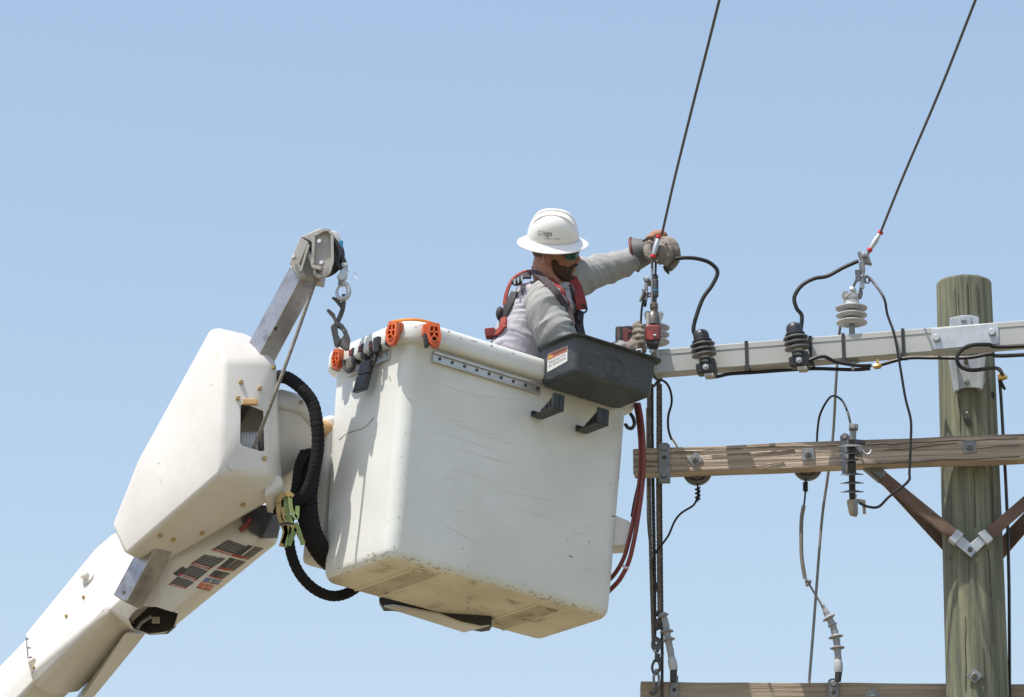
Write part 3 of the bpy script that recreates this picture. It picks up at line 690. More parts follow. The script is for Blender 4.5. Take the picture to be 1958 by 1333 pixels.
termination([(1266, 1172), (1272, 1190), (1276, 1215), (1281, 1240), (1286, 1268), (1287, 1303)], 19.26, ((.1, 11), (.46, 13), (.62, 13)), 'grey cable termination with sheds beside the rope block')

# ================================================================== ROPES AND BLOCK
def twisted(pts, rpx, m, label, Y, pitch=.034):
    p = catmull(Q(pts, Y), 10); L = 0; b = Mb(); strands = [[], [], []]
    dense = []
    for a, c in zip(p[:-1], p[1:]):
        k = max(1, int((c - a).length / .0055))
        dense += [a.lerp(c, i / k) for i in range(k)]
    dense.append(p[-1])
    for i, q in enumerate(dense):
        if i: L += (q - dense[i - 1]).length
        d = dense[min(i + 1, len(dense) - 1)] - dense[max(i - 1, 0)]; u, v = perp(d)
        for s in range(3):
            a = L / pitch * 2 * math.pi + s * 2.094; strands[s].append(q + (u * math.cos(a) + v * math.sin(a)) * px(rpx) * .52)
    for s in strands: b.tube(s, px(rpx) * .55, 5)
    return b.build('rope', m, None, label=label, cat='rope', group='block and tackle ropes')
YR = 19.27
twisted([(1240, 730), (1240.5, 830), (1242, 950), (1245, 1090), (1249, 1222)], 3.6, ropem, 'brown rope strand of the tackle, leftmost', YR)
twisted([(1246.5, 735), (1247, 830), (1249, 950), (1251.5, 1090), (1252, 1222)], 3.6, roped, 'dark grey rope strand of the tackle, second from left', YR + .02)
twisted([(1259, 722), (1259, 830), (1258.5, 950), (1260, 1080), (1261, 1170)], 4.4, ropem, 'thickest brown rope strand of the tackle, third from left', YR)
twisted([(1263, 735), (1263.5, 830), (1263.5, 950), (1265, 1090), (1266, 1200), (1266, 1345)], 3.2, roped, 'dark rope strand of the tackle, rightmost, reaching the lowest crossarm', YR + .03)
wire('grey_line', [(1236, 780), (1237, 900), (1239, 1010), (1250, 1100), (1252, 1190)], 1.3, wireg, 'thin grey line hanging left of the tackle ropes', Y=YR + .05)
wire('black_line', [(1229, 870), (1222, 915), (1213, 955), (1207, 988)], 1.8, cable_m, 'thin black line behind the red hoses, right of bucket', Y=19.2)
bk = thing('pulley_block', 'dark steel pulley block with hook at the foot of tackle ropes', 'pulley block', P(1255, 1330, YR))
for yo in (-.02, .012): Mb().prism(Q([(1246, 1222), (1254, 1216), (1263, 1221), (1266, 1233), (1259, 1248), (1252, 1249), (1245, 1238)], YR + yo), V((0, .007, 0))).build('cheek_plate', darkst, bk, bevel=.002)
Mb().lathe([(.024, -.009), (.019, 0), (.024, .009)], P(1255, 1231, YR), TOV, 20).build('sheave', galvd, bk)
bolt(bk, P(1255, 1230, YR - .02), TOV, .007, .007, galv); bolt(bk, P(1252, 1245, YR - .02), TOV, .005, .006, galv)
Mb().box(P(1257, 1258, YR), X * .012, V((0, .014, 0)), Z * .018).build('becket', darkst, bk, bevel=.004)
def linkring(pts, r, Y): return Mb().tube(Q(pts, Y), r, 8, 4)
linkring([(1252, 1262), (1247, 1275), (1250, 1287), (1257, 1287), (1262, 1275), (1258, 1262)], .006, YR).build('shackle', darkst, bk)
linkring([(1255, 1280), (1250, 1295), (1252, 1310), (1258, 1312), (1260, 1298), (1256, 1280)], .006, YR).build('chain_link', galvd, bk)
linkring([(1255, 1305), (1254, 1320), (1248, 1327), (1242, 1323)], .009, YR).build('hook', darkst, bk)
linkring([(1262, 1265), (1267, 1252), (1268, 1248)], .005, YR).build('hook_latch', darkst, bk)
kn = Mb(); rr = random.Random(3)
for i in range(14): kn.sphere(P(1259 + rr.uniform(-6, 6), 1185 + rr.uniform(-12, 16), YR + rr.uniform(-.01, .02)), .012, .011, .013, n=7, m=5)
kn.build('rope_knot', roped, None, label='frayed rope knot above the pulley block', cat='rope knot')
kn = Mb()
for i in range(12): kn.sphere(P(1256 + rr.uniform(-7, 6), 712 + rr.uniform(-12, 14), YR + rr.uniform(-.02, .02)), .013, .012, .012, n=7, m=5)
kn.build('rope_knot', ropem, None, label='brown rope knot tied at left end of top crossarm', cat='rope knot')
sh = thing('shackle', 'galvanised shackle at left end of the top crossarm behind the tray', 'shackle', P(1250, 690, 19.1))
linkring([(1243, 674), (1250, 668), (1257, 673), (1258, 684), (1250, 692)], .008, 19.08).build('bow', galv, sh)
bolt(sh, P(1246, 672, 19.06), TOV, .011, .012, galv)
# ================================================================== LIFT BUCKET
BO = V((-0.5245, 18.3, 6.70583286))
BA = V((0.80664433, 0.58639857, -0.07333926)); BB = V((-0.58889878, 0.80793064, 0.00795631)); BC_ = V((0.06405062, 0.03727955, 0.99820677))
LA, LB, LC = 1.202, .538, 1.07; DA, DB = .0046, .035
def bk3(a, bq, c): return BO + BA * a + BB * bq + BC_ * c
def ray_b(x, y, bq):
    """point of the plane b = bq of the bucket seen at a photo position"""
    return PP(x, y, bk3(0, bq, 0), BB)
def bring(c, off, r, k=10):
    t = c / LC; x0, x1 = -DA * t - off, LA + DA * t + off; y0, y1 = -DB * t - off, LB + DB * t + off; out = []
    r = max(.004, r)
    for (cx, cy, a0) in ((x1 - r, y1 - r, 0), (x0 + r, y1 - r, 90), (x0 + r, y0 + r, 180), (x1 - r, y0 + r, 270)):
        for i in range(k + 1):
            a = R_(a0 + 90 * i / k); out.append(bk3(cx + r * math.cos(a), cy + r * math.sin(a), c))
    return out
bucket = thing('lift_bucket', 'big white fibreglass lift bucket with scuffed bottom, carrying the worker', 'lift bucket', bk3(LA / 2, LB / 2, 0))
rs = []
rf = .055
for i in range(0, 7):
    a = R_(90 * i / 6); rs.append(bring(rf - rf * math.cos(a), -rf + rf * math.sin(a), .052 - rf + rf * math.sin(a) + .012))
for c in (.15, .3, .45, .6, .75, .88, .95): rs.append(bring(c, 0, .062))
rs += [bring(.985, .004, .070), bring(1.01, .014, .085)]
outer = list(rs)
inner = [bring(1.01, -.012, .07), bring(.6, -.012, .07), bring(.06, -.012, .07)]
b = Mb(); b.loft(outer + inner); shell = b.build('shell', white, bucket, angle=60)
lip = [bring(.975, .0, .09), bring(.977, .030, .11), bring(.982, .042, .12), bring(.995, .047, .125), bring(1.045, .046, .125), bring(1.064, .040, .12), bring(1.073, .026, .105), bring(1.074, .0, .085), bring(1.066, -.014, .07), bring(1.0, -.016, .068)]
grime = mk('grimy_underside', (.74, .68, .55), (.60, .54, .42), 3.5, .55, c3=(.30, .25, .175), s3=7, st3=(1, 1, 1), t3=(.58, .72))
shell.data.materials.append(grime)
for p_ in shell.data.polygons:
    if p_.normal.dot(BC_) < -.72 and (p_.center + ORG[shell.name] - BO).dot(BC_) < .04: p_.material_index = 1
rim = Mb().loft(lip + [lip[0]], False, False).build('rim', white, bucket, angle=60)
# bottom ribs
def bbox(a0, a1, b0, b1, c0, c1, name, m, parent, bevel=.003, **k):
    return Mb().box(bk3((a0 + a1) / 2, (b0 + b1) / 2, (c0 + c1) / 2), BA * ((a1 - a0) / 2), BB * ((b1 - b0) / 2), BC_ * ((c1 - c0) / 2)).build(name, m, parent, bevel=bevel, **k)
for a in (.165, .835):
    bbox(a, a + .115, .07, LB - .05, -.005, .003, 'molded_rib', mk('rib_grime', (.56, .50, .38), (.42, .36, .26), 9, .6, c3=(.24, .19, .13), s3=14, t3=(.55, .66)) if 'rib_grime' not in MAT else MAT['rib_grime'], bucket, .004)
    for q in (a - .012, a + .115): bbox(q, q + .014, .06, LB - .045, -.007, .003, 'rib_edge', grime, bucket, .004)
# aluminium tool rail under the rim of the wide face, with holes
def railbox(fa0, fa1, c0, c1, d0, d1, name, m=alum): return bbox(fa0, fa1, -DB * c0 / LC - d1, -DB * c0 / LC - d0, c0, c1, name, m, bucket, .002)
railbox(.12, .70, .915, .962, .0, .014, 'tool_rail'); railbox(.12, .70, .949, .962, .014, .022, 'rail_flange'); railbox(.12, .70, .913, .922, .014, .018, 'rail_flange')
for i in range(9):
    a = .155 + i * .066; p = bk3(a, -DB * .93 / LC - .0145, .936)
    Mb().lathe([(.0075, 0), (.0075, .002)], p, -BB, 10).build('rail_hole', darkst, bucket)
# rail on the narrow face
bbox(-.018, .0, .10, .42, .925, .965, 'tool_rail', alum, bucket, .002)
# mount behind, left of the bucket
bbox(.0, .22, LB + .03, LB + .17, .12, .80, 'mount_post', cover, bucket, .03)
Mb().tube([P(627, 826, 18.86), P(652, 829, 18.9)], px(31), 22).build('pivot_boss', cover, bucket)
bbox(.02, .3, LB + .02, LB + .10, .55, .75, 'mount_plate', cover, bucket, .02)
# box hanging behind on the far right side and the pan under the far side
Mb().prism(Q([(1160, 980), (1178, 985), (1204, 996), (1208, 1003), (1199, 1043), (1160, 1046)], 19.02), V((0, .13, 0))).build('step_box', cover, bucket, bevel=.008)
Mb().prism(Q([(733, 1161), (753, 1159), (838, 1175), (882, 1192), (920, 1200), (936, 1198), (887, 1210)], 19.0), V((0, .012, .012))).build('step_pan', cover, bucket, bevel=.004)
Mb().prism(Q([(725, 1118), (725, 1150), (733, 1162), (753, 1162), (838, 1178), (882, 1195), (920, 1202), (936, 1199.5), (940, 1193), (940, 1150)], 19.06), V((0, .06, 0))).build('pan_shade', rubber, bucket)  # black slab standing in for the shaded inside between bucket and pan
bvB = bvh_of(shell, rim)
def mark(pts, wd, m, name='scratch', parent=bucket, bv=None):
    """a thin worn line laid on a surface, following photo points"""
    pts = catmull([V((x, y, 0)) for x, y in pts], 5) if len(pts) > 2 else [V((pts[0][0] + (pts[1][0] - pts[0][0]) * i / 6, pts[0][1] + (pts[1][1] - pts[0][1]) * i / 6, 0)) for i in range(7)]
    vs, fs = [], []
    for i, p in enumerate(pts):
        d = pts[min(i + 1, len(pts) - 1)] - pts[max(i - 1, 0)]; n = V((-d.y, d.x, 0)).normalized() * wd / 2 * (0.4 + .9 * abs(noise.noise(p * .13))) * (1 if 0 < i < len(pts) - 1 else .3)
        vs += [(p.x + n.x, p.y + n.y), (p.x - n.x, p.y - n.y)]
        if i: k = 2 * i; fs.append((k - 2, k - 1, k + 1, k))
    return decal(name, (vs, fs), lambda u, v: (u, v), m, bv or bvB, parent, .0012)
faint = mk('faint_scuff', (.66, .655, .625), (.71, .705, .67), 60, .6)
mark([(648, 842), (662, 830), (682, 823), (700, 816), (716, 797)], 1.8, scuff)
mark([(744, 718), (748, 729)], 2.2, scuff)
rq = random.Random(11)
def strokes(n, x0, x1, fy, slope, l0, l1, w0, w1, m, name):
    vs, fs = [], []
    for _ in range(n):
        x = rq.uniform(x0, x1); y = fy(x); ln = rq.uniform(l0, l1); sl_ = slope + rq.gauss(0, .10); wd = rq.uniform(w0, w1); k = len(vs); bend = rq.gauss(0, 1.0)
        N = 5
        for i in range(N + 1):
            t = i / N; a = x + ln * t; bq = y + ln * sl_ * t + bend * math.sin(t * 3); ww = wd * (.25 + .75 * math.sin(math.pi * (t * .8 + .1)))
            vs += [(a, bq - ww / 2), (a, bq + ww / 2)]
            if i: j = k + 2 * i; fs.append((j - 2, j - 1, j + 1, j))
    return decal(name, (vs, fs), lambda u, v: (u, v), m, bvB, bucket, .0011, kind='stuff')
strokes(16, 800, 1130, lambda x: 720 + (x - 800) * .28 + rq.uniform(-20, 330), .30, 20, 120, .5, 1.0, faint, 'rub_marks')
strokes(6, 640, 740, lambda x: rq.uniform(800, 1030), .5, 8, 30, .5, .9, faint, 'rub_marks')
def flecks(n, pa, pb, sp, smin, smax, m, name, along=1.6):
    vs, fs = [], []
    for _ in range(n):
        t = rq.random(); x = pa[0] + (pb[0] - pa[0]) * t + rq.gauss(0, sp); y = pa[1] + (pb[1] - pa[1]) * t + rq.gauss(0, sp); r = rq.uniform(smin, smax); k = len(vs)
        an = math.atan2(pb[1] - pa[1], pb[0] - pa[0])
        for i in range(6):
            a = i * math.pi / 3; u = r * along * math.cos(a) * rq.uniform(.6, 1.3); v = r * .6 * math.sin(a) * rq.uniform(.6, 1.3)
            vs.append((x + u * math.cos(an) - v * math.sin(an), y + u * math.sin(an) + v * math.cos(an)))
        fs.append(tuple(range(k, k + 6)))
    return decal(name, (vs, fs), lambda u, v: (u, v), m, bvB, bucket, .0013, kind='stuff')
flecks(40, (648, 1092), (760, 1050), 5, .6, 2.2, stain, 'worn_flecks')
flecks(46, (768, 1066), (1140, 1168), 3.2, .5, 2.0, stain, 'worn_flecks')
flecks(16, (770, 1065), (860, 1090), 3.5, .6, 1.9, stain, 'worn_flecks')
flecks(26, (1010, 1136), (1145, 1172), 2.6, .7, 2.4, stain, 'worn_flecks')
flecks(16, (782, 700), (760, 1040), 3.0, .35, 1.1, scuff, 'edge_nicks')
flecks(14, (1200, 800), (1166, 1120), 2.0, .5, 1.5, scuff, 'edge_nicks')
flecks(8, (850, 632), (1030, 690), 3, .6, 2.0, scuff, 'edge_nicks')
flecks(10, (790, 618), (815, 622), 3, .6, 1.6, scuff, 'edge_nicks')
flecks(14, (840, 1085), (1120, 1000), 60, .5, 1.3, scuff, 'specks')
for (x, y, r) in ((1092, 1063, 2.6), (1173, 987, 2.4), (1127, 1036, 1.2)): flecks(3, (x - 2, y), (x + 2, y + 1), .8, r * .5, r * .8, scuff, 'specks')
flecks(24, (800, 1090), (830, 1098), 5, .7, 2.4, stain, 'worn_flecks'); flecks(26, (730, 1125), (800, 1095), 5, .6, 2, stain, 'worn_flecks'); flecks(20, (980, 1195), (1080, 1160), 6, .5, 1.6, stain, 'worn_flecks')
flecks(30, (850, 1145), (930, 1180), 12, .4, 1.6, stain, 'worn_flecks')

# J hook on the bucket's right side
Mb().tube([P(1206, 792, 18.95), P(1211, 800, 18.93), P(1213, 811, 18.92), P(1208, 819, 18.92), P(1201, 818, 18.94), P(1196, 812, 18.96)], .0085, 10, 5).build('tool_hook', blackp, None, label='black J shaped hook hanging at the right edge of the bucket', cat='hook')

# ---------------------------------------------------------------- orange clamps with strap, black clip board
def rimclamp(x, y, wpx, hpx, Y, face, label, tilt=0):
    t = thing('rim_clamp', label, 'clamp', P(x, y + hpx / 2, Y), 'orange clamps on the bucket rim')
    side = face.cross(Z).normalized(); u = (Z + side * tilt).normalized(); c = P(x, y, Y)
    W, H = px(wpx) / 2, px(hpx) / 2
    def pt(a, bq, d=0): return c + side * a * W + u * bq * H + face * d
    Mb().prism([pt(-.9, 1, .0), pt(.5, 1.08, .0), pt(1, .9, 0), pt(1, .2, 0), pt(-.9, .2, 0)], -face * .06).build('rim_hook', orange, t, bevel=.004)
    fr = Mb()
    O = [(-.8, .85), (.35, .95), (.75, .2), (.6, -.6), (.1, -1), (-.55, -.95), (-.9, -.3)]
    I = [(a * .62 - .02, bq * .66) for a, bq in O]
    rings = [[pt(a, bq, .0) for a, bq in O], [pt(a, bq, .03) for a, bq in O], [pt(a, bq, .03) for a, bq in I], [pt(a, bq, .004) for a, bq in I]]
    fr.loft(rings); fr.build('clamp_frame', orange, t)
    Mb().box(pt(-.05, .2, .017), side * W * .6, u * .0035, face * .012).build('frame_rib', orange, t)
    Mb().box(pt(-.1, .3, .017), side * .0035, u * H * .4, face * .012).build('frame_rib', orange, t)
    Mb().lathe([(W * .42, 0), (W * .42, .03), (W * .28, .03), (W * .28, .005)], pt(-.05, -.38, .004), face, 16).build('socket', orange, t)
    Mb().lathe([(W * .27, 0), (W * .27, .002)], pt(-.05, -.38, .012), face, 14).build('socket_hole', rubber, t)
    Mb().box(pt(.75, -.35, -.005), side * W * .25, u * H * .5, face * .02).build('clamp_pad', blackp, t, bevel=.004)
    return t
fL = (-BA * .9 - BB * .45).normalized(); fR = (-BB * .9 - BA * .45).normalized()
rimclamp(649, 689, 26, 40, 18.66, (-BA - BB * .2).normalized(), 'orange rim clamp at the far left corner of the bucket', -.1)
rimclamp(753, 640, 29, 47, 18.30, fL, 'orange rim clamp left of the near corner of bucket rim', -.1)
rimclamp(827, 643, 32, 49, 18.26, fR, 'orange rim clamp right of the near corner of bucket rim', .08)
sp = [(752, 616, 18.40), (768, 613, 18.37), (790, 611.5, 18.355), (808, 613.5, 18.36), (828, 619, 18.38)]
Mb().ribbon(Q(sp), BC_, .024, .005).build('webbing_strap', orangel, None, label='bright orange strap over the near corner of the bucket rim', cat='strap')
clip = thing('tool_holder', 'black plastic tool holder with hooks and hanging pad on the bucket rim', 'tool holder', P(690, 752, 18.48))
fl = -BA; sd = BB
def lf(x, y, off=.03): return PP(x, y, bk3(-off - DA, 0, 1), BA)
Mb().ribbon([lf(658, 694, .02), lf(735, 662, .02)], fl, .028, .012, 0).build('mount_bar', alum, clip)
for (x, y) in ((680, 681), (698, 673), (714, 668)):
    Mb().box(lf(x, y, .03), sd * .012, fl * .018, Z * .034).build('clip_block', blackp, clip, bevel=.004)
for (x, y) in ((672, 675), (690, 668), (710, 662)):
    Mb().box(lf(x, y, .045), sd * .012, fl * .008, Z * .014).build('clip_insert', redp, clip, bevel=.003)
for (x, y) in ((667, 697), (708, 685)):
    Mb().tube([lf(x + a, y + bq, .05) for a, bq in ((-9, -8), (-9, 4), (-3, 13), (6, 11), (10, 2), (9, -7))], .0075, 8, 4).build('hook', blackp, clip)
Mb().box(lf(722, 660, .05), sd * .02, fl * .012, Z * .035).build('clip_tab', blackp, clip, bevel=.004)
Mb().prism([lf(688, 694, .06), lf(708, 687, .06), lf(704, 712, .06), lf(682, 718, .06)], -fl * .025).build('hanging_pad', blackp, clip, bevel=.004)
Mb().prism([lf(681, 720, .06), lf(703, 713, .06), lf(695, 743, .06), lf(673, 751, .06)], -fl * .025).build('hanging_pad', blackp, clip, bevel=.004)

# ---------------------------------------------------------------- tool tray
tb = -.30                                            # outer face of the tray in bucket coordinates
tn = ray_b(1097, 714, tb); q = tn - BO; ta, tc = q.dot(BA), q.dot(BC_)
TLA, TLB, THT = .440, .262, .175
tray = thing('tool_tray', 'dark grey plastic tool tray with warning label hooked on the bucket', 'tool tray', bk3(ta + TLA / 2, tb + TLB / 2, tc))
def tring(h, off, r, k=6):
    x0, x1 = ta - off, ta + TLA + off; y0, y1 = tb - off, tb + TLB + min(off, .02); out = []
    for (cx, cy, a0) in ((x1 - r, y1 - r, 0), (x0 + r, y1 - r, 90), (x0 + r, y0 + r, 180), (x1 - r, y0 + r, 270)):
        for i in range(k + 1):
            a = R_(a0 + 90 * i / k); out.append(bk3(cx + r * math.cos(a), cy + r * math.sin(a), tc + h))
    return out
body = Mb().loft([tring(0, -.028, .018), tring(.004, -.012, .03), tring(.013, -.003, .035), tring(.028, .0, .038), tring(THT, .012, .045), tring(THT, .005, .04), tring(.03, -.008, .03), tring(.012, -.02, .02)]).build('tray_body', graytray, tray, angle=50)
fl_ = Mb().loft([tring(THT - .008, .008, .042), tring(THT - .004, .034, .06), tring(THT + .001, .036, .06), tring(THT + .003, .02, .05), tring(THT + .002, .004, .04)], False, False).build('tray_flange', graytray, tray, angle=50)
bvT = bvh_of(body)
lq = [(1046.5, 712), (1085, 690.5), (1085.5, 661), (1047.5, 677)]
def sub(q, u0, v0, u1, v1):
    f = quadmap(q); return [f(u0 - .5, v0 - .5), f(u1 - .5, v0 - .5), f(u1 - .5, v1 - .5), f(u0 - .5, v1 - .5)]
wl = decal('warning_label', grid2d(), quadmap(lq), lab_w, bvT, tray, .001)
decal('warning_band', grid2d(), quadmap(sub(lq, .02, .63, .98, .98)), lab_o, bvT, wl, .0018)
def txt_on(body_, q, m, bv, parent, name, size=.5, off=.0028, align='CENTER', asp=None):
    vs, fs = text2d(body_, 1.0); xs = [v[0] for v in vs]; ys = [v[1] for v in vs]
    wx = max(xs) - min(xs); wy = max(ys) - min(ys); cx = (max(xs) + min(xs)) / 2; cy = (max(ys) + min(ys)) / 2
    return decal(name, ([((x - cx) / wx, (y - cy) / wy) for x, y in vs], fs), quadmap(q), m, bv, parent, off)
txt_on('WARNING', sub(lq, .28, .70, .94, .91), ink, bvT, wl, 'label_text')
txt_on('REMOVE AND STOW', sub(lq, .10, .40, .92, .53), ink, bvT, wl, 'label_text')
txt_on('TRAY BEFORE DRIVING', sub(lq, .06, .20, .94, .32), ink, bvT, wl, 'label_text')
decal('warning_triangle', ([(-.5, -.5), (.5, -.5), (0, .5)], [(0, 1, 2)]), quadmap(sub(lq, .06, .69, .24, .93)), mk('label_yellow', (.6, .42, .05)), bvT, wl, .0026)
# embossed round logo and print on the tray
ringv, ringf = [], []
for i in range(33):
    a = 2 * math.pi * i / 32; ringv += [(.5 * math.cos(a), .5 * math.sin(a)), (.485 * math.cos(a), .485 * math.sin(a))]
    if i: k = 2 * i; ringf.append((k - 2, k - 1, k + 1, k))
lmap = affine(1173.5, 703, 41, 13, 0, -46)
decal('embossed_ring', (ringv, ringf), lmap, tray_emb, bvT, tray, .0015)
figv = [(-.03, -.2), (.03, -.2), (.03, .05), (-.03, .05), (-.12, -.02), (-.06, .1), (.06, .1), (.14, .0), (0, .22), (-.12, -.28), (-.05, -.28)]
decal('embossed_figure', (figv, [(0, 1, 2, 3), (4, 3, 2, 5), (5, 3, 2, 6), (2, 7, 6), (5, 6, 8), (9, 10, 1, 0)]), lmap, tray_emb, bvT, tray, .0015)
txt_on('KLEIN', [(1157, 687), (1189, 697), (1189, 688), (1157, 678)], tray_emb, bvT, tray, 'embossed_text', off=.0015)
txt_on('TOOLS', [(1160, 722), (1186, 731), (1186, 722), (1160, 713)], tray_emb, bvT, tray, 'embossed_text', off=.0015)
txt_on('KLEIN', [(1084, 742), (1138, 757), (1146, 752), (1091, 737)], tray_print, bvT, tray, 'print', off=.0015)
txt_on('TOOLS', [(1075, 749), (1129, 764), (1136, 759), (1082, 744)], tray_print, bvT, tray, 'print', off=.0015)
decal('print', (figv, [(0, 1, 2, 3), (4, 3, 2, 5), (5, 3, 2, 6), (2, 7, 6), (5, 6, 8), (9, 10, 1, 0)]), affine(1180, 772, 34, 9, 36, -22), tray_print, bvT, tray, .0015)
# two black feet that hold the tray off the bucket
for (x0, x1, yt, y0) in ((1025, 1080, 757, 797), (1110, 1165, 785, 825)):
    ft = thing('tray_bracket', 'black plastic bracket under the %s of the tool tray, against the bucket' % ('left end' if x0 < 1100 else 'right half'), 'bracket', ray_b(x0 + 25, y0 + 10, -.10), 'black brackets under the tray')
    f0 = [(x1 - 1, yt), (x1 - 2, y0), (x1 - 29, y0 + 12), (x1 - 29, y0 - 4), (x1 - 27, yt - 4)]
    outerb = -.20
    A0 = ray_b(x1, yt, outerb); A = (A0 - BO).dot(BA); Cc = (A0 - BO).dot(BC_); wd = .062; hh = .075; wall = -.036
    def bx(a, bq, c): return bk3(a, bq, c)
    Mb().prism([bx(A, outerb, Cc), bx(A, outerb, Cc - hh), bx(A - wd, outerb, Cc - hh), bx(A - wd, outerb, Cc)], BB * .012).build('front_plate', blackp, ft, bevel=.003)
    Mb().prism([bx(A, outerb, Cc - hh), bx(A - wd, outerb, Cc - hh), bx(A - wd, wall - .01, Cc - hh), bx(A, wall - .01, Cc - hh)], BC_ * .008).build('floor_plate', blackp, ft, bevel=.002)
    Mb().prism([bx(A - wd / 2, outerb, Cc), bx(A - wd / 2, outerb, Cc - hh), bx(A - wd / 2, wall - .01, Cc - hh), bx(A - wd / 2, wall - .01, Cc - hh + .02), bx(A - wd / 2, outerb + .05, Cc)], BA * .005).build('web', blackp, ft)
    Mb().prism([bx(A, wall - .012, Cc - hh), bx(A - wd, wall - .012, Cc - hh), bx(A - wd, wall - .012, Cc - hh + .028), bx(A, wall - .012, Cc - hh + .028)], BB * .01).build('foot_pad', blackp, ft, bevel=.002)
    for i in range(4):
        t = (i + 1) / 5
        Mb().box(bx(A - wd / 2 - .004, outerb + (wall - outerb) * t * .9, Cc - hh + .03 * (1 - t) + .012), BA * .002, BB * .002, BC_ * (.034 * (1 - t) + .01)).build('web_rib', blackp, ft)

# red hoses beside the bucket
hz = [(1221, 772, 19.0), (1226, 800, 18.98), (1230, 840, 18.97), (1231, 890, 18.97), (1227, 940, 18.97), (1220, 990, 18.97), (1212, 1035, 18.98), (1202, 1075, 19.0), (1185, 1108, 19.05), (1163, 1132, 19.12)]
Mb().tube(Q(hz), px(4.5), 10, 7).build('red_hose', redhose, None, label='outer dark red hose hanging beside the right edge of the bucket', cat='hose', group='red hoses by the bucket')
hz2 = [(a - 6 - .03 * max(0, bq - 900) * .6, bq - 12 * max(0, (bq - 950)) / 180, y + .02) for a, bq, y in hz]
Mb().tube(Q(hz2), px(4.3), 10, 7).build('red_hose', redhose, None, label='inner dark red hose lying nearer to the bucket edge', cat='hose', group='red hoses by the bucket')
Mb().tube(Q([(1191, 1081), (1196, 1086), (1203, 1086)], 18.97), .006, 8).build('zip_tie', alum, None, label='pale tie holding the two red hoses together', cat='cable tie')

# ================================================================== BOOM
boom = thing('boom', 'white lifting boom with danger stickers rising from the lower left corner', 'boom', P(-60, 1335, 19.5))
def hull(pts, name, m, parent, bevel=.02, seg=4, ex=None, cuts=None, dy=.3):
    q = Q([(p[0], p[1], p[2] + dy) for p in pts])
    if ex: q = q + [p + V(ex) for p in q]
    me = hull_mesh(q, bevel, seg)
    if cuts: me = cut(me, cuts)
    return link(name, me, m, parent, weighted=cuts is None, angle=40)
# lower section leaving the picture
QB = lambda pts, Y=None: Q([(p[0], p[1], (p[2] if len(p) > 2 else Y) + .3) for p in pts])
dv = P(-260, 1530, 19.5) - P(60, 1200, 19.1)
low = QB([(22, 1248, 19.12), (60, 1270, 18.93), (70, 1300, 18.9), (135, 1325, 19.1), (90, 1260, 19.3)])
up_ = [p - dv * .45 for p in low]
link('lower_section', hull_mesh([p + dv * 1.2 for p in low] + up_, .025, 4), cover, boom, weighted=True)
# outer sleeve
hull([(46, 1215, 19.10), (53, 1240, 18.93), (56, 1285, 18.86), (66, 1312, 18.87), (100, 1330, 18.95), (150, 1324, 19.12), (80, 1290, 19.3),
      (181, 1049, 18.98), (217, 1019, 18.95), (250, 1010, 18.8), (200, 1168, 18.62), (300, 1088, 18.60), (212, 1176, 18.63), (253, 1208, 18.90), (350, 1130, 18.95), (260, 1060, 19.15)], 'outer_sleeve', cover, boom, .03, 5)
hull([(155, 1322, 19.05), (165, 1326, 18.98), (188, 1323, 19.1), (280, 1211, 18.95), (252, 1206, 18.86), (240, 1210, 18.8), (200, 1250, 19.2), (250, 1190, 19.15), (112, 1385, 19.2), (146, 1372, 19.25)], 'lower_tube', cover, boom, .012, 3)
# boom head with stickers on its underside
pocket = hull_mesh(QB([(246, 1192, 18.4), (256, 1176, 18.4), (272, 1166, 18.4), (300, 1167, 18.4), (341, 1180, 18.4), (332, 1224, 18.4), (285, 1230, 18.4), (256, 1216, 18.4)]) + QB([(246, 1170, 18.95), (272, 1146, 18.95), (300, 1146, 18.95), (341, 1160, 18.95), (330, 1200, 18.95), (285, 1206, 18.95), (256, 1194, 18.95)]), 0)
pocket.materials.append(rubber)  # pocket walls coloured black to give the shade inside the cavity
head = [(290, 1085, 18.52), (455, 968, 18.50), (505, 1012, 18.47), (494, 1037, 18.48), (205, 1165, 18.62), (322, 1176, 18.56), (245, 1196, 18.62), (533, 1037, 18.72), (535, 1000, 18.76), (394, 1133, 18.80), (345, 1180, 18.82), (318, 1212, 18.84), (285, 1214, 18.84), (250, 1204, 18.75), (300, 1040, 19.0), (480, 930, 18.95), (535, 960, 18.95), (210, 1150, 18.9)]
me = hull_mesh(QB(head), .014, 3); me.materials.append(cover)
me = cut(me, [pocket])
headobj = link('boom_head', me, None, boom, angle=40)
hull([(458, 978, 18.46), (480, 964, 18.47), (531, 966, 18.60), (536, 1010, 18.66), (530, 1030, 18.68), (500, 1030, 18.455), (478, 1018, 18.455), (462, 1000, 18.45)], 'head_opening', mk('opening_grey', (.10, .095, .10), (.07, .065, .07), 10, .6), boom, .004, 2, cuts=None)
Mb().tube(QB([(478, 992), (470, 1006), (458, 1014)], 18.45), px(5), 8).build('red_fitting', redp, boom)
Mb().tube(QB([(262, 1202), (270, 1190), (290, 1178)], 18.72), .009, 8).build('inner_linkage', galvd, boom)
Mb().box(P(298, 1186, 19.09), X * .018, V((0, .01, 0)), Z * .014).build('inner_plate', castg, boom, bevel=.003)
Mb().prism(Q([(246, 1184, 19.13), (262, 1164, 19.13), (300, 1160, 19.13), (345, 1174, 19.13), (335, 1196, 19.13), (320, 1209, 19.13), (285, 1211, 19.13), (258, 1202, 19.13)]), V((0, .03, 0))).build('recess_shade', rubber, boom)  # added black plate closing the pocket, the cavity's shade put into its colour
bvH = bvh_of(headobj)
def sticker(q, m, name='danger_sticker', off=.0015, parent=None): return decal(name, grid2d(6, 6), quadmap(q), m, bvH, parent or boom, off)
